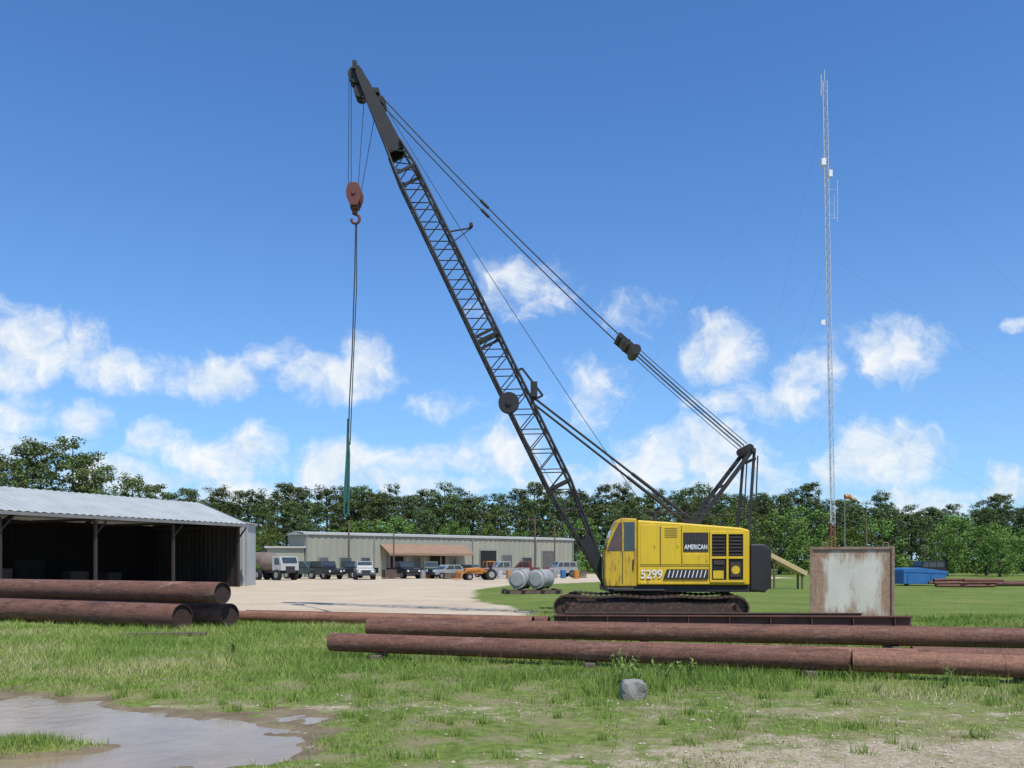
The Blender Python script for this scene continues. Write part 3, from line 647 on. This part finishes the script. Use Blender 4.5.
for v in bm.verts:
    p=v.co; m_=max(abs(p.x),abs(p.y),abs(p.z)); k_=.6*(.13/m_)+.4
    p*=k_; nz_=float(vn(p.x*9+5,p.y*9+p.z*7,1.0,4)); p*=.85+.35*nz_; p.z*=1.05
me=bpy.data.meshes.new('concrete_lump'); bm.to_mesh(me); bm.free(); me.materials.append(M['concrete'])
o_=bpy.data.objects.new('concrete_lump',me); COL.objects.link(o_); o_.location=(1.42,10.0,.09); tag(o_,'broken grey concrete lump among tall weeds','concrete lump')
wd=bpy.data.materials.new('weed_leaves'); t,b,o=nt(wd); tc=t.nodes.new('ShaderNodeTexCoord')
t.links.new(ramp(t,noise(t,tc.outputs['Object'],9,3),[(.3,(.12,.20,.03)),(.7,(.24,.33,.07))]),b.inputs['Base Color']); b.inputs['Roughness'].default_value=.6; M['weed']=wd
def weed(x_,y_,H,n_):
    st_=MB(); Q=[]
    e=thing('weed_plant','tall leafy green weed growing beside the pipes','weed',(x_,y_,0),0,'tall weeds beside the pipes')
    for i_ in range(n_):
        a_=random.random()*6.28; l=random.uniform(.05,.2); top=Vector((math.cos(a_)*l,math.sin(a_)*l,H*random.uniform(.6,1)))
        st_.tube((0,0,-.02),top,.003,5)
        for k_ in range(26):
            p=Vector((0,0,0)).lerp(top,random.uniform(.2,1)); b_=random.random()*6.28; d=Vector((math.cos(b_),math.sin(b_),random.uniform(.1,1.2)))*random.uniform(.02,.055); s_=Vector((-d.y,d.x,0))*.2
            Q.append([p,p+d*.5+s_,p+d,p+d*.5-s_])
    st_.obj('stem',['weed'],e); m_=raw_mesh('leaves',np.array([[list(p) for p in q_] for q_ in Q]),4,['weed']); o_=bpy.data.objects.new('foliage',m_); COL.objects.link(o_); o_.parent=e
weed(1.3,10.45,.5,9);weed(1.55,10.7,.4,8);weed(1.95,11.1,.34,7);weed(2.35,11.6,.3,7);weed(-4.9,15,.3,5);weed(5.5,10.8,.28,5);weed(1.6,12.0,.4,7)
# ------------------------------------------------------------ shed
SH=thing('open_shed','open-fronted metal shed with pale sheet roof and posts','shed',(-27.8,37.2,0),math.atan2(.899,.438))
L=22;Dp=8
w=MB()
w.corr(-.3,L+.3,lambda x_,o_:((x_,-.5,4.18+o_),(x_,Dp/2,5.75+o_)),.45,.05); w.corr(-.3,L+.3,lambda x_,o_:((x_,Dp/2,5.751+o_),(x_,Dp+.3,4.2+o_)),.45,.05)
rf=w.obj('roof',['roofmetal'],SH)
w=MB(); w.bx(-.3,L+.3,-.53,-.505,4.0,4.17); w.beam((L+.32,-.5,4.1),(L+.32,Dp/2,5.68),.05,.2); w.beam((L+.32,Dp/2,5.68),(L+.32,Dp+.3,4.1),.05,.2); w.obj('roof_trim',['trim'],rf)
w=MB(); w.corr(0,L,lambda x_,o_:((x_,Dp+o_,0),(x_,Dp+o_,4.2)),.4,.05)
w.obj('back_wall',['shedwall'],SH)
w=MB()
n=40
vs=[]
for i_ in range(n+1):
    y_=Dp*i_/n; o_=.05 if i_%2 else 0; vs+=[(L+o_,y_,0),(L+o_,y_,4.15+1.5*(1-abs(y_-Dp/2)/(Dp/2)))]
w.add(vs,[(2*i_,2*i_+2,2*i_+3,2*i_+1) for i_ in range(n)]); w.obj('end_wall',['shedend'],SH)
for x_ in(.2,5.6,11,16.4,L-.15):
    w=MB(); w.bx(x_-.07,x_+.07,-.07,.07,0,3.9); w.beam((x_,0,3.2),(x_+.7,0,3.95),.08,.08); w.obj('post',['shedpost'],SH)
    w=MB(); w.beam((x_,0,4.05),(x_,Dp/2,5.55),.1,.2); w.beam((x_,Dp/2,5.55),(x_,Dp,4.1),.1,.2); w.beam((x_,0,4.0),(x_,Dp,4.0),.1,.14); w.obj('roof_truss',['shedpost'],SH)
def crate(x_,y_,s_,mat,lab,nm='storage_crate'):
    w=MB(); w.bx(-s_/2,s_/2,-s_/2,s_/2,0,s_); 
    for q in(-1,0,1): w.bx(q*s_*.45-.05,q*s_*.45+.05,-s_/2-.03,-s_/2,0,s_)
    w.bx(-s_/2,s_/2,-s_/2-.045,-s_/2-.031,s_*.85,s_*.95); w.bx(-s_/2,s_/2,-s_/2-.045,-s_/2-.031,s_*.08,s_*.18)
    tag(w.obj(nm,[mat],None,loc=(x_,y_,0),rz=math.atan2(.899,.438)+random.uniform(-.2,.2)),lab,'crate','crates stored in the shed')
def shp(u,v): return (-27.8+.438*u-.899*v,37.2+.899*u+.438*v)
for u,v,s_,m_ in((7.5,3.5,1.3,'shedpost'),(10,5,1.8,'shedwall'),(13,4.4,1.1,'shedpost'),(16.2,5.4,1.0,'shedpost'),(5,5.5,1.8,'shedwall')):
    x_,y_=shp(u,v); crate(x_,y_,s_,m_,'crate coloured dark for the shade inside the open shed')
OB=thing('metal_outbuilding','small pale metal-clad building beside the open shed','building',(-19.5,58.8,0),math.radians(6))
w=MB(); w.corr(0,1.2,lambda x_,o_:((x_,o_,0),(x_,o_,4.3)),.3,.04)
vs=[]
for i_ in range(31):
    o_=.04 if i_%2 else 0; vs+=[(1.2+o_,i_*.1,0),(1.2+o_,i_*.1,4.3)]
w.add(vs,[(2*i_,2*i_+2,2*i_+3,2*i_+1) for i_ in range(30)]); w.bx(0,1.15,2.98,3.03,0,4.25); w.bx(-.04,0,0,3,0,4.25); w.obj('wall',['metal'],OB)
w=MB(); w.bx(-.1,1.35,-.12,3.1,4.32,4.42); w.obj('roof',['roofmetal'],OB)
# ------------------------------------------------------------ warehouse
WH=thing('warehouse','long low beige metal warehouse with tan canopy','warehouse',(-23,95,0),math.atan2(25,31.6))
w=MB(); w.corr(0,40.3,lambda x_,o_:((x_,-o_,0),(x_,-o_,4.75)),.8,.08)
w.bx(.02,40.28,.1,4.6,0,4.74); w.obj('wall',['wall'],WH)
w=MB(); w.prism([(-.3,4.78),(40.6,4.78),(40.6,5.0),(-.3,5.0)],-.25,.0); w.add([(-.3,0,5.0),(40.6,0,5.0),(40.6,2.3,5.2),(-.3,2.3,5.2)],[(0,1,2,3)]); w.add([(-.3,2.3,5.2),(40.6,2.3,5.2),(40.6,4.8,5.0),(-.3,4.8,5.0)],[(0,1,2,3)]); w.add([(-.3,0,4.78),(-.3,2.3,5.2),(-.3,4.8,4.78)],[(0,1,2)])
w.obj('roof',['wallroof'],WH)
w=MB(); w.add([(9.4,-2.2,2.75),(21.5,-2.2,2.75),(21.5,-.1,3.85),(9.4,-.1,3.85)],[(0,1,2,3)]); w.bx(9.4,21.5,-2.24,-2.2,2.5,2.77)
cn=w.obj('canopy',['tan'],WH)
for i_ in range(6):
    x_=9.5+i_*2.38; w=MB(); w.bx(x_-.06,x_+.06,-2.15,-2.05,0,2.73); w.obj('canopy_post',['wood'],cn)
def opening(x0,x1,z0,z1,mat,nm,frame=True):
    w=MB(); w.bx(x0,x1,-.14,-.09,z0,z1); o_=w.obj(nm,[mat],WH)
    w=MB(); w.bx(x0-.08,x0,-.17,-.09,z0,z1+.08);w.bx(x1,x1+.08,-.17,-.09,z0,z1+.08);w.bx(x0,x1,-.17,-.09,z1,z1+.08); w.obj('frame',['grey'],o_)
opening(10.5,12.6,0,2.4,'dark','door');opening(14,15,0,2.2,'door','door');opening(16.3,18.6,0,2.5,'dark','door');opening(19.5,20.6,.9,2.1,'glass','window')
opening(24,26.6,0,3.2,'dark','loading_door');opening(27.6,29.2,0,2.6,'door','door');opening(31,32.6,1.1,2.3,'glass','window');opening(34.5,36.6,0,3.2,'door','loading_door')  # first panel is near-black, painted shade of an open garage doorway
opening(1.6,2.7,0,2.2,'door','door');opening(4.2,5.6,1.1,2.2,'glass','window');opening(6.9,8,1.1,2.2,'glass','window')
for x_ in(.1,8.6,22.8,33.4,40.1):
    w=MB(); w.tube((x_,-.2,0),(x_,-.2,4.8),.06,8); w.obj('downpipe',['grey'],WH)
AN=thing('small_building','small low beige building with flat pale roof','building',(-27.0,94,0),math.radians(14))
w=MB(); w.bx(0,4.0,0,2.6,0,3.25); w.obj('wall',['wall'],AN); w=MB(); w.bx(-.25,4.2,-.3,2.9,3.26,3.45); w.obj('roof',['wallroof'],AN)
w=MB(); w.bx(.6,1.5,-.03,-.004,0,2.1); w.obj('door',['door'],AN); w=MB(); w.bx(2.3,3.3,-.03,-.004,1,2); w.obj('window',['glass'],AN)
# ------------------------------------------------------------ vehicles
def wheel(par,x_,y_,r,wd=.22):
    w=MB(); w.tube((x_,y_-wd/2,r),(x_,y_+wd/2,r),r,18); o_=w.obj('wheel',['tyre'],par)
    w=MB(); s_=-1 if y_<0 else 1; w.tube((x_,y_+s_*wd/2,r),(x_,y_+s_*(wd/2+.015),r),r*.55,14); w.obj('rim',['grey'],o_)
def vehicle(kind,x_,y_,rz,paint,label,name,cat,group='vehicles parked in the yard'):
    e=thing(name,label,cat,(x_,y_,0),rz,group); W=.85
    if kind=='jeep':
        pr=[(-1.9,.45),(1.85,.45),(1.9,.95),(.75,1.08),(.75,1.12),(-1.9,1.12)]; cabp=[(-1.85,1.12),(.72,1.12),(.42,1.78),(-1.8,1.78)]; wh=(-1.15,1.2);r=.4
        win=[[(-1.65,1.2),(-.95,1.2),(-.95,1.66),(-1.6,1.66)],[(-.85,1.2),(-.15,1.2),(-.15,1.66),(-.85,1.66)],[(-.05,1.2),(.55,1.2),(.35,1.66),(-.05,1.66)]]
    elif kind=='pickup':
        pr=[(-2.6,.5),(2.6,.5),(2.65,1.0),(1.2,1.12),(-.6,1.12),(-.6,1.1),(-2.6,1.1)]; cabp=[(-.6,1.12),(1.2,1.12),(.6,1.78),(-.5,1.78)]; wh=(-1.6,1.7);r=.38
        win=[[(-.45,1.2),(.2,1.2),(.2,1.68),(-.4,1.68)],[(.3,1.2),(.95,1.2),(.55,1.68),(.3,1.68)]]
    else:
        pr=[(-2.2,.4),(2.2,.4),(2.2,.75),(1.1,.92),(-1.6,.95),(-2.2,.9)]; cabp=[(-1.6,.94),(1.1,.92),(.45,1.42),(-1.0,1.42)]; wh=(-1.35,1.4);r=.32
        win=[[(-1.2,.98),(-.3,.98),(-.3,1.34),(-.95,1.34)],[(-.2,.98),(.8,.98),(.4,1.34),(-.2,1.34)]]
    w=MB(); w.prism(pr,-W,W); bo=w.obj('body',[paint],e,bevel=.06); w=MB(); w.prism(cabp,-W+.08,W-.08); w.obj('roof_cabin',[paint],bo,bevel=.05)
    for q in win:
        for s_ in(-1,1):
            w=MB(); y0=s_*(W-.08); w.prism(q,min(y0,y0+s_*.008),max(y0,y0+s_*.008)); w.obj('window',['glass'],bo)
    a_,b_=cabp[1],cabp[2]
    dx=.012; w=MB(); w.add([(a_[0]-.06+dx,-W+.15,a_[1]+.08),(a_[0]-.06+dx,W-.15,a_[1]+.08),(b_[0]+.04+dx,W-.18,b_[1]-.06),(b_[0]+.04+dx,-W+.18,b_[1]-.06)],[(0,1,2,3)]); w.obj('windscreen',['glass'],bo)
    xf=pr[2][0]
    w=MB(); w.bx(xf-.02,xf+.12,-W,W,.42,.58); w.obj('bumper',['black'],bo)
    for s_ in(-.6,.6): w=MB(); w.tube((xf-.03,s_,.8),(xf+.03,s_,.8),.1,12); w.obj('headlight',['white'],bo)
    w=MB(); w.bx(xf-.01,xf+.02,-.4,.4,.66,.92); w.obj('grille',['black'],bo)
    for q in wh:
        for s_ in(-1,1): wheel(e,q,s_*(W-.02),r)
R=math.radians
vehicle('jeep',-18.3,84,R(-50),'carblack','black off-road vehicle with boxy cabin parked on gravel','offroad_vehicle','jeep')
vehicle('jeep',-14.2,82,R(-75),'silver','silver-grey boxy off-road vehicle facing forward on gravel','offroad_vehicle','jeep')
vehicle('pickup',-16.4,90,R(-120),'carblack','black pickup truck parked before the warehouse','pickup_truck','truck')
vehicle('pickup',-11.2,88,R(-60),'carblack','black pickup truck parked before the warehouse','pickup_truck','truck')
vehicle('pickup',-8.9,93,R(-80),'cargreen','dark green pickup truck parked before the warehouse','pickup_truck','truck')
vehicle('car',-6.6,88,R(-140),'silver','small silver car parked before the warehouse','parked_car','car')
vehicle('car',-4.6,96,R(-30),'cargreen','dark green car parked before the warehouse','parked_car','car')
vehicle('pickup',-.9,88,R(-160),'silver','silver pickup truck parked beside the orange tractor','pickup_truck','truck')
vehicle('pickup',1.6,97,R(170),'carred','dark red pickup truck parked by the loading door','pickup_truck','truck')
vehicle('jeep',5.5,98,R(200),'silver','silver boxy van parked near the warehouse end','offroad_vehicle','jeep')
vehicle('pickup',-20.9,86,R(-30),'cargreen','dark green pickup truck parked near mixer truck','pickup_truck','truck')
vehicle('jeep',38.5,80,R(190),'carblack','black off-road vehicle parked on grass near trees','offroad_vehicle','jeep')
TRc=thing('tractor','small yellow-orange farm tractor with loader on gravel','tractor',(-3.0,80,0),R(200),'vehicles parked in the yard')
w=MB(); w.prism([(-.4,.6),(1.5,.6),(1.5,1.1),(.2,1.2),(-.4,1.0)],-.35,.35); w.obj('bonnet',['orange'],TRc,bevel=.04)
w=MB(); w.bx(-1.3,-.2,-.75,.75,.75,.9); w.bx(-1.25,-.5,-.6,.6,1.7,1.78); 
for x_ in(-1.2,-.5):
    for y_ in(-.55,.55): w.bx(x_-.03,x_+.03,y_-.03,y_+.03,.9,1.72)
w.obj('canopy_frame',['orange'],TRc); w=MB(); w.bx(-1.0,-.6,-.25,.25,.9,1.05); w.bx(-1.1,-1.0,-.25,.25,.9,1.35); w.obj('seat',['black'],TRc)
wheel(TRc,-.85,-.75,.52,.35);wheel(TRc,-.85,.75,.52,.35);wheel(TRc,1.2,-.6,.32,.22);wheel(TRc,1.2,.6,.32,.22)
w=MB()
for y_ in(-.5,.5): w.chain([(0,y_,1.1),(1.3,y_,1.0),(2.1,y_,.4)],.05)
w.prism([(2.0,.1),(2.6,.1),(2.6,.15),(2.15,.2),(2.05,.7),(2.0,.7)],-.8,.8); w.obj('loader',['orange'],TRc)
MX=thing('mixer_truck','white mixer truck with brown drum parked beside shed','truck',(-22.4,80,0),R(-40),'vehicles parked in the yard')
w=MB(); w.bx(-3.2,2.8,-.5,.5,.7,.9); w.obj('chassis',['black'],MX)
w=MB(); w.prism([(1.2,.9),(2.7,.9),(2.7,1.5),(2.45,2.2),(1.2,2.2)],-.95,.95); mc=w.obj('cab',['carwhite'],MX,bevel=.05)
w=MB(); w.add([(2.690,-.8,1.56),(2.690,.8,1.56),(2.49,.8,2.12),(2.49,-.8,2.12)],[(0,1,2,3)]); w.obj('windscreen',['glass'],mc)
w=MB(); w.prism([(1.6,1.45),(2.4,1.45),(2.25,2.05),(1.6,2.05)],-.962,-.951); w.obj('window',['glass'],mc)
w=MB(); w.bx(2.7,2.73,-.5,.5,.95,1.3); w.obj('grille',['black'],mc)
w=MB(); w.tube((.9,0,1.5),(-.6,0,1.7),.6,20,0,.95); w.tube((-.6,0,1.7),(-2.8,0,2.2),.95,20,0,.45); w.obj('drum',['drum'],MX)
w=MB(); w.chain([(-2.9,0,2.1),(-3.4,0,1.7),(-3.7,0,1.0)],.2); w.obj('chute',['pipe'],MX)
for x_ in(-2.3,-1.1,2.0):
    for y_ in(-.9,.9): wheel(MX,x_,y_,.5,.32)
# ------------------------------------------------------------ tanks
sk=thing('timber_skid','low dark timber skid under the grey tanks','skid',(1.0,44.2,0),R(8)); w=MB(); w.bx(-1.5,1.5,-.7,-.5,0,.2);w.bx(-1.5,1.5,.5,.7,0,.2)
for q in(-1.3,-.5,.5,1.3): w.bx(q-.1,q+.1,-.85,.85,.203,.27)
w.obj('skid_runner',['wood'],sk)
for i_,(x_,a_) in enumerate(((.48,70),(1.5,64))):
    e=thing('storage_tank','grey cylindrical steel tank lying on a timber skid','tank',(x_,44.2,.79),R(a_),'pair of grey tanks on a skid')
    w=MB(); w.tube((-.6,0,0),(.6,0,0),.49,32)
    for q in(-.6,0,.6): w.tube((q-.02,0,0),(q+.02,0,0),.505,32,cap=(abs(q)>.5))
    w.tube((-.68,0,0),(-.6,0,0),.35,32,0,.47); w.tube((.6,0,0),(.68,0,0),.47,32,0,.35)
    sh_=w.obj('tank_shell',['tank'],e); w=MB(); w.tube((0,0,.48),(0,0,.58),.10,14); w.obj('hatch',['grey'],e)
    w=MB(); w.bx(-.4,-.3,-.3,.3,-.52,-.40); w.bx(.3,.4,-.3,.3,-.52,-.40); w.obj('cradle',['black'],e)
# ------------------------------------------------------------ blue skip, ramp, scrap
BS=thing('blue_skip','low blue steel waste skip by the trees','skip',(28.4,60,0),R(6))
w=MB(); w.prism([(-1.5,.15),(1.4,.15),(1.8,1.0),(1.2,1.08),(-.4,1.28),(-1.4,1.22),(-1.5,1.1)],-1.0,1.0); w.obj('container_body',['blue'],BS,bevel=.03)
w=MB(); w.prism([(-1.53,.98),(1.78,.86),(1.78,.90),(-1.53,1.02)],-1.03,-1.001)
for q in(-1.2,.5): w.bx(q-.03,q+.03,-1.04,-1.001,.2,.85)
w.obj('rim',['blue'],BS)
for q in(-1.2,1.1): w=MB(); w.tube((q,-.9,.15),(q,-.75,.15),.15,12); w.obj('wheel',['tyre'],BS)
RT=thing('loading_ramp','tan-yellow slanted loading ramp on short legs behind the crane','ramp',(17.6,52,0),0)
w=MB(); w.beam((-2.0,0,2.0),(.2,0,.85),1.0,.14); w.beam((-2.0,-.52,2.1),(.2,-.52,.95),.06,.26); rp=w.obj('ramp_deck',['cream'],RT)
w=MB(); 
for y_ in(-.4,.4): w.bx(-1.8,-1.7,y_-.05,y_+.05,0,1.8); w.bx(-.1,0,y_-.05,y_+.05,0,.9)
w.obj('support_leg',['wood'],RT)
for i_ in range(9):
    y_=56+random.uniform(-1,1.5); x_=28+random.uniform(-.6,1.2)
    pipe((x_,y_,.12+.18*(i_%3)),(x_+random.uniform(2.4,3.4),y_+random.uniform(-.6,.6),.12+.18*(i_%3)),.09,'pipe','short rusty scrap pipe lying in a heap',group='short scrap pipes in a heap')
for i_ in range(6):
    y_=58+i_*.7; pipe((33+random.uniform(-.5,.5),y_,.18),(41,y_+.4,.18),.14,'beamrust','dark rusty pipe lying in a row on grass',group='pipes laid in a row near the trees')
for i_,(x_,y_,m_) in enumerate(((-9.3,87,'blue'),(-8.6,87.4,'orange'),(-9,86.2,'grey'),(4.4,88,'grey'),(5.3,88.5,'blue'),(-1.2,84,'carwhite'),(-.3,84.4,'orange'),(6.5,86,'orange'),(-5.2,83,'orange'),(-4.9,84.2,'grey'))):
    w=MB(); w.tube((0,0,0),(0,0,.88),.29,18)
    for q in(.3,.6): w.tube((0,0,q-.02),(0,0,q+.02),.305,18,cap=False)
    tag(w.obj('oil_drum',[m_],None,loc=(x_,y_,0)),{'blue':'blue','orange':'orange','grey':'grey','carwhite':'white'}[m_]+' steel drum standing on the gravel yard','drum','drums in the yard')
for i_,(x_,y_) in enumerate(((-6.2,85),(-4.8,89),(2.6,90),(-12.8,94),(7.2,92),(-12.4,86),(3.4,94))):
    w=MB(); 
    for k_ in range(4+i_%3):
        z_=k_*.16
        for q in(-.5,-.25,0,.25,.5): w.bx(q-.09,q+.09,-.6,.6,z_+.1,z_+.125)
        for q in(-.55,0,.55): w.bx(-.6,.6,q-.05,q+.05,z_,z_+.098)
    tag(w.obj('pallet_stack',['wood'],None,loc=(x_,y_,0),rz=random.random()),'stack of wooden pallets in the gravel yard','pallets','pallet stacks in the yard')
# ------------------------------------------------------------ poles
def pole(x_,y_,h,lab,cross=True,mat='wood',nm='utility_pole',r=.13):
    e=thing(nm,lab,'pole',(x_,y_,0)); w=MB(); w.tube((0,0,-.2),(0,0,h),r,10,0,r*.6); p_=w.obj('pole_shaft',[mat],e)
    if cross:
        w=MB(); w.bx(-.9,.9,-.05,.05,h-.6,h-.48); w.obj('crossarm',[mat],e)
        for q in(-.8,0,.8): w=MB(); w.tube((q,0,h-.48),(q,0,h-.3),.05,8); w.obj('insulator',['grey'],e)
    return e
pole(2.9,108,7.6,'brown wooden utility pole beside the warehouse');pole(-17.6,92,6.2,'thin wooden pole beside parked vehicles',False)
e=pole(5.6,112,6.6,'brown wooden utility pole beside the warehouse',False)
pole(-12.6,91,5.4,'thin wooden pole beside parked vehicles',False,r=.1)
ws=pole(24.9,60,5.6,'tall thin dark pole standing on grass',False,'wood','yard_pole',.08)
ws2=pole(31.2,80,7.9,'tall thin pole carrying a small orange windsock',False,'grey','windsock_pole',.05)
w=MB(); w.tube((0,0,7.8),(.35,0,7.85),.24,14,0,.22,cap=False);w.tube((.35,0,7.85),(.8,0,7.5),.22,14,0,.12,cap=False); w.obj('windsock',['orange'],ws2)
# ------------------------------------------------------------ radio tower
TX,TY,TH=33.9,90,52.4
TW=thing('radio_tower','tall slender guyed lattice radio mast with antennas','radio tower',(TX,TY,0)); 
lean=-.95
def tp(z_,k_): 
    a_=math.radians(90+120*k_); return Vector((lean*z_/TH+math.cos(a_)*.26,math.sin(a_)*.26,z_))
ns=18
for sct in range(9):
    w=MB(); z0=TH*sct/9; z1=TH*(sct+1)/9
    for k_ in range(3): w.tube(tp(z0,k_),tp(z1,k_),.04,6,cap=False)
    for i_ in range(ns//2+1):
        za=z0+(z1-z0)*i_/(ns//2+1); zb=z0+(z1-z0)*(i_+1)/(ns//2+1)
        for k_ in range(3):
            w.tube(tp(za,k_),tp(za,(k_+1)%3),.018,5,cap=False)
            w.tube(tp(za,k_) if i_%2 else tp(za,(k_+1)%3),tp(zb,(k_+1)%3) if i_%2 else tp(zb,k_),.018,5,cap=False)
    w.obj('mast_section',['towerred' if sct in(0,) else 'tower'],TW)
w=MB(); w.tube((lean,0,TH),(lean,0,TH+1.2),.04,6); w.tube((lean-.35,0,TH-1.5),(lean-.35,0,TH+.7),.05,6);w.beam((lean-.35,0,TH-1),(lean,0,TH-1),.04,.04); w.obj('top_antenna',['tower'],TW)
zz=43.5; w=MB(); w.bx(lean*.8-.55,lean*.8-.1,-.25,.25,zz,zz+.7); w.bx(lean*.8+.25,lean*.8+.6,-.2,.2,zz-1.2,zz-.5); w.obj('antenna_box',['white'],TW)
for za,zb,dx in((37.5,42,1.1),(37.8,40.5,.75)):
    w=MB(); xb=lean*za/TH; w.tube((xb+dx,0,za),(xb+dx,0,zb),.035,6); w.beam((xb+.2,0,za+.5),(xb+dx,0,za+.5),.03,.03); w.beam((xb+.2,0,zb-1),(xb+dx,0,zb-1),.03,.03); w.obj('side_antenna',['tower'],TW)
w=MB(); w.tube((lean*28/TH-.5,0,27),(lean*28/TH-.5,.1,27),.3,14); w.obj('dish_antenna',['white'],TW)
for gz,rad in((50,42),(34,42),(18,30)):
    for an in(95,215,335):
        w=MB(); c0=Vector((lean*gz/TH,0,gz)); c1=Vector((math.cos(R(an))*rad,math.sin(R(an))*rad*.8,0)); w.tube(c0,c1,.0045,4,cap=False); w.obj('guy_wire',['rope'],TW)
# ------------------------------------------------------------ camera
cam=bpy.data.cameras.new('camera'); co=bpy.data.objects.new('camera',cam); COL.objects.link(co)
co.location=(0,0,1.6); co.rotation_euler=(math.pi/2,0,0); cam.lens=30; cam.sensor_width=36; cam.shift_y=(563-384)/1024; cam.clip_end=9000; cam.clip_start=.1
S.camera=co
# ------------------------------------------------------------ light
sd=Vector((.34,-.66,1.30)).normalized(); el=math.asin(sd.z); az=math.atan2(sd.x,sd.y)
su=bpy.data.lights.new('sun','SUN'); su.energy=4.4; su.angle=R(.53); su.color=(1,.94,.84)
so=bpy.data.objects.new('sun',su); COL.objects.link(so); so.rotation_euler=sd.to_track_quat('Z','Y').to_euler(); so.location=(0,0,60)
W=bpy.data.worlds.new('World'); S.world=W; W.use_nodes=True; t=W.node_tree; t.nodes.clear()
out=t.nodes.new('ShaderNodeOutputWorld'); bg=t.nodes.new('ShaderNodeBackground'); t.links.new(bg.outputs[0],out.inputs[0])
sky=t.nodes.new('ShaderNodeTexSky'); sky.sky_type='NISHITA'; sky.sun_disc=False; sky.sun_elevation=el; sky.sun_rotation=az; sky.air_density=1; sky.dust_density=.6; sky.ozone_density=2.0
tc=t.nodes.new('ShaderNodeTexCoord'); sx=t.nodes.new('ShaderNodeSeparateXYZ'); t.links.new(tc.outputs['Generated'],sx.inputs[0])
yy_=mth(t,'MAXIMUM',mth(t,'ABSOLUTE',sx.outputs[1]),.05)
U=mth(t,'DIVIDE',sx.outputs[0],yy_); Vv=mth(t,'DIVIDE',sx.outputs[2],yy_)
cb=t.nodes.new('ShaderNodeCombineXYZ'); t.links.new(U,cb.inputs[0]); t.links.new(Vv,cb.inputs[1])
def vm(op,a,b=None):
    m=t.nodes.new('ShaderNodeVectorMath'); m.operation=op
    for i_,v in enumerate((a,b)):
        if v is None: continue
        if hasattr(v,'links'): t.links.new(v,m.inputs[i_])
        else: m.inputs[i_].default_value=v
    return m
nw=t.nodes.new('ShaderNodeTexNoise'); nw.inputs['Scale'].default_value=14; nw.inputs['Detail'].default_value=5; t.links.new(cb.outputs[0],nw.inputs['Vector'])
wv=vm('SUBTRACT',nw.outputs['Color'],(.5,.5,.5)).outputs[0]; wv=vm('MULTIPLY',wv,(.08,.05,0)).outputs[0]
base=vm('ADD',cb.outputs[0],wv).outputs[0]
clouds=[(40,345,64,38,.9),(0,372,56,24,.75),(120,370,66,24,.7),(205,374,52,24,.8),(335,378,58,24,.85),(362,360,32,26,.8),(285,352,26,16,.3),(82,422,36,20,.7),(15,412,38,24,.55),(160,440,36,22,.65),(238,455,58,32,.75),(335,462,48,28,.8),(130,482,80,20,.65),(20,445,60,16,.5),
(522,290,54,32,.6),(590,392,38,32,.3),(440,405,46,12,.1),(640,310,36,20,.15),(445,462,68,20,.7),(505,450,44,30,.75),(600,482,100,24,.6),(695,458,76,40,.8),(710,350,56,32,.7),(755,402,72,20,.65),(885,350,64,30,.85),(812,372,36,20,.6),(890,455,58,34,.9),(818,476,40,22,.6),(995,488,38,22,.7),(1018,328,16,9,.5),(940,498,90,16,.55),(400,486,130,16,.6),(240,490,110,16,.6),(750,482,90,18,.55)]
for _ in range(8):
    sgn=random.choice((-1,1)); clouds.append((512+sgn*random.uniform(640,1500),random.uniform(330,480),random.uniform(60,140),random.uniform(25,50),.8))
def cover(vec):
    acc=None
    for (px,py,rx,ry,st_) in clouds:
        d=vm('SUBTRACT',vec,((px-512)/853,(563-py)/853,0)).outputs[0]
        d=vm('MULTIPLY',d,(853/rx/1.3,853/ry/1.3,0)).outputs[0]
        l=vm('DOT_PRODUCT',d,d).outputs['Value']
        k_=st_+.35
        v=mth(t,'MULTIPLY_ADD',l,-k_,st_)
        acc=v if acc is None else mth(t,'SMOOTH_MAX',acc,v,.12)
    return mth(t,'MAXIMUM',acc,-1.2)
cv=cover(base)
def n2(vec,sc,det=7,ro=.58):
    n_=t.nodes.new('ShaderNodeTexNoise'); n_.inputs['Scale'].default_value=sc; n_.inputs['Detail'].default_value=det; n_.inputs['Roughness'].default_value=ro; t.links.new(vec,n_.inputs['Vector']); return n_.outputs['Fac']
f1=n2(base,14,9,.64)
den=mth(t,'MULTIPLY_ADD',mth(t,'SUBTRACT',f1,.5),3.6,cv)
den0=mth(t,'MULTIPLY',mth(t,'ADD',den,.25),.80,clamp=True)
mr=t.nodes.new('ShaderNodeMapRange'); mr.interpolation_type='SMOOTHSTEP'; t.links.new(den0,mr.inputs[0]); alpha=mr.outputs[0]
up=vm('ADD',base,(.010,.020,0)).outputs[0]; f2=n2(up,14,5)
sh=mth(t,'MULTIPLY_ADD',mth(t,'SUBTRACT',f1,f2),1.8,.64,clamp=True)
ccol=ramp(t,sh,[(.1,(6.2,7.1,8.3)),(.55,(8.0,8.7,9.4)),(1,(9.9,10.0,10.0))])
skc=mix(t,1.,sky.outputs[0],(.68,1.19,1.76),'MULTIPLY')
hz=mth(t,'POWER',mth(t,'SUBTRACT',1.0,mth(t,'ABSOLUTE',sx.outputs[2]),clamp=True),5.0)
skc=mix(t,mth(t,'MULTIPLY',hz,.58),skc,(4.9,7.2,9.5))
fin=mix(t,mth(t,'MULTIPLY',alpha,.93),skc,ccol)
t.links.new(fin,bg.inputs[0]); bg.inputs[1].default_value=.1
S.view_settings.view_transform='Standard'; S.view_settings.look='None'; S.view_settings.exposure=0
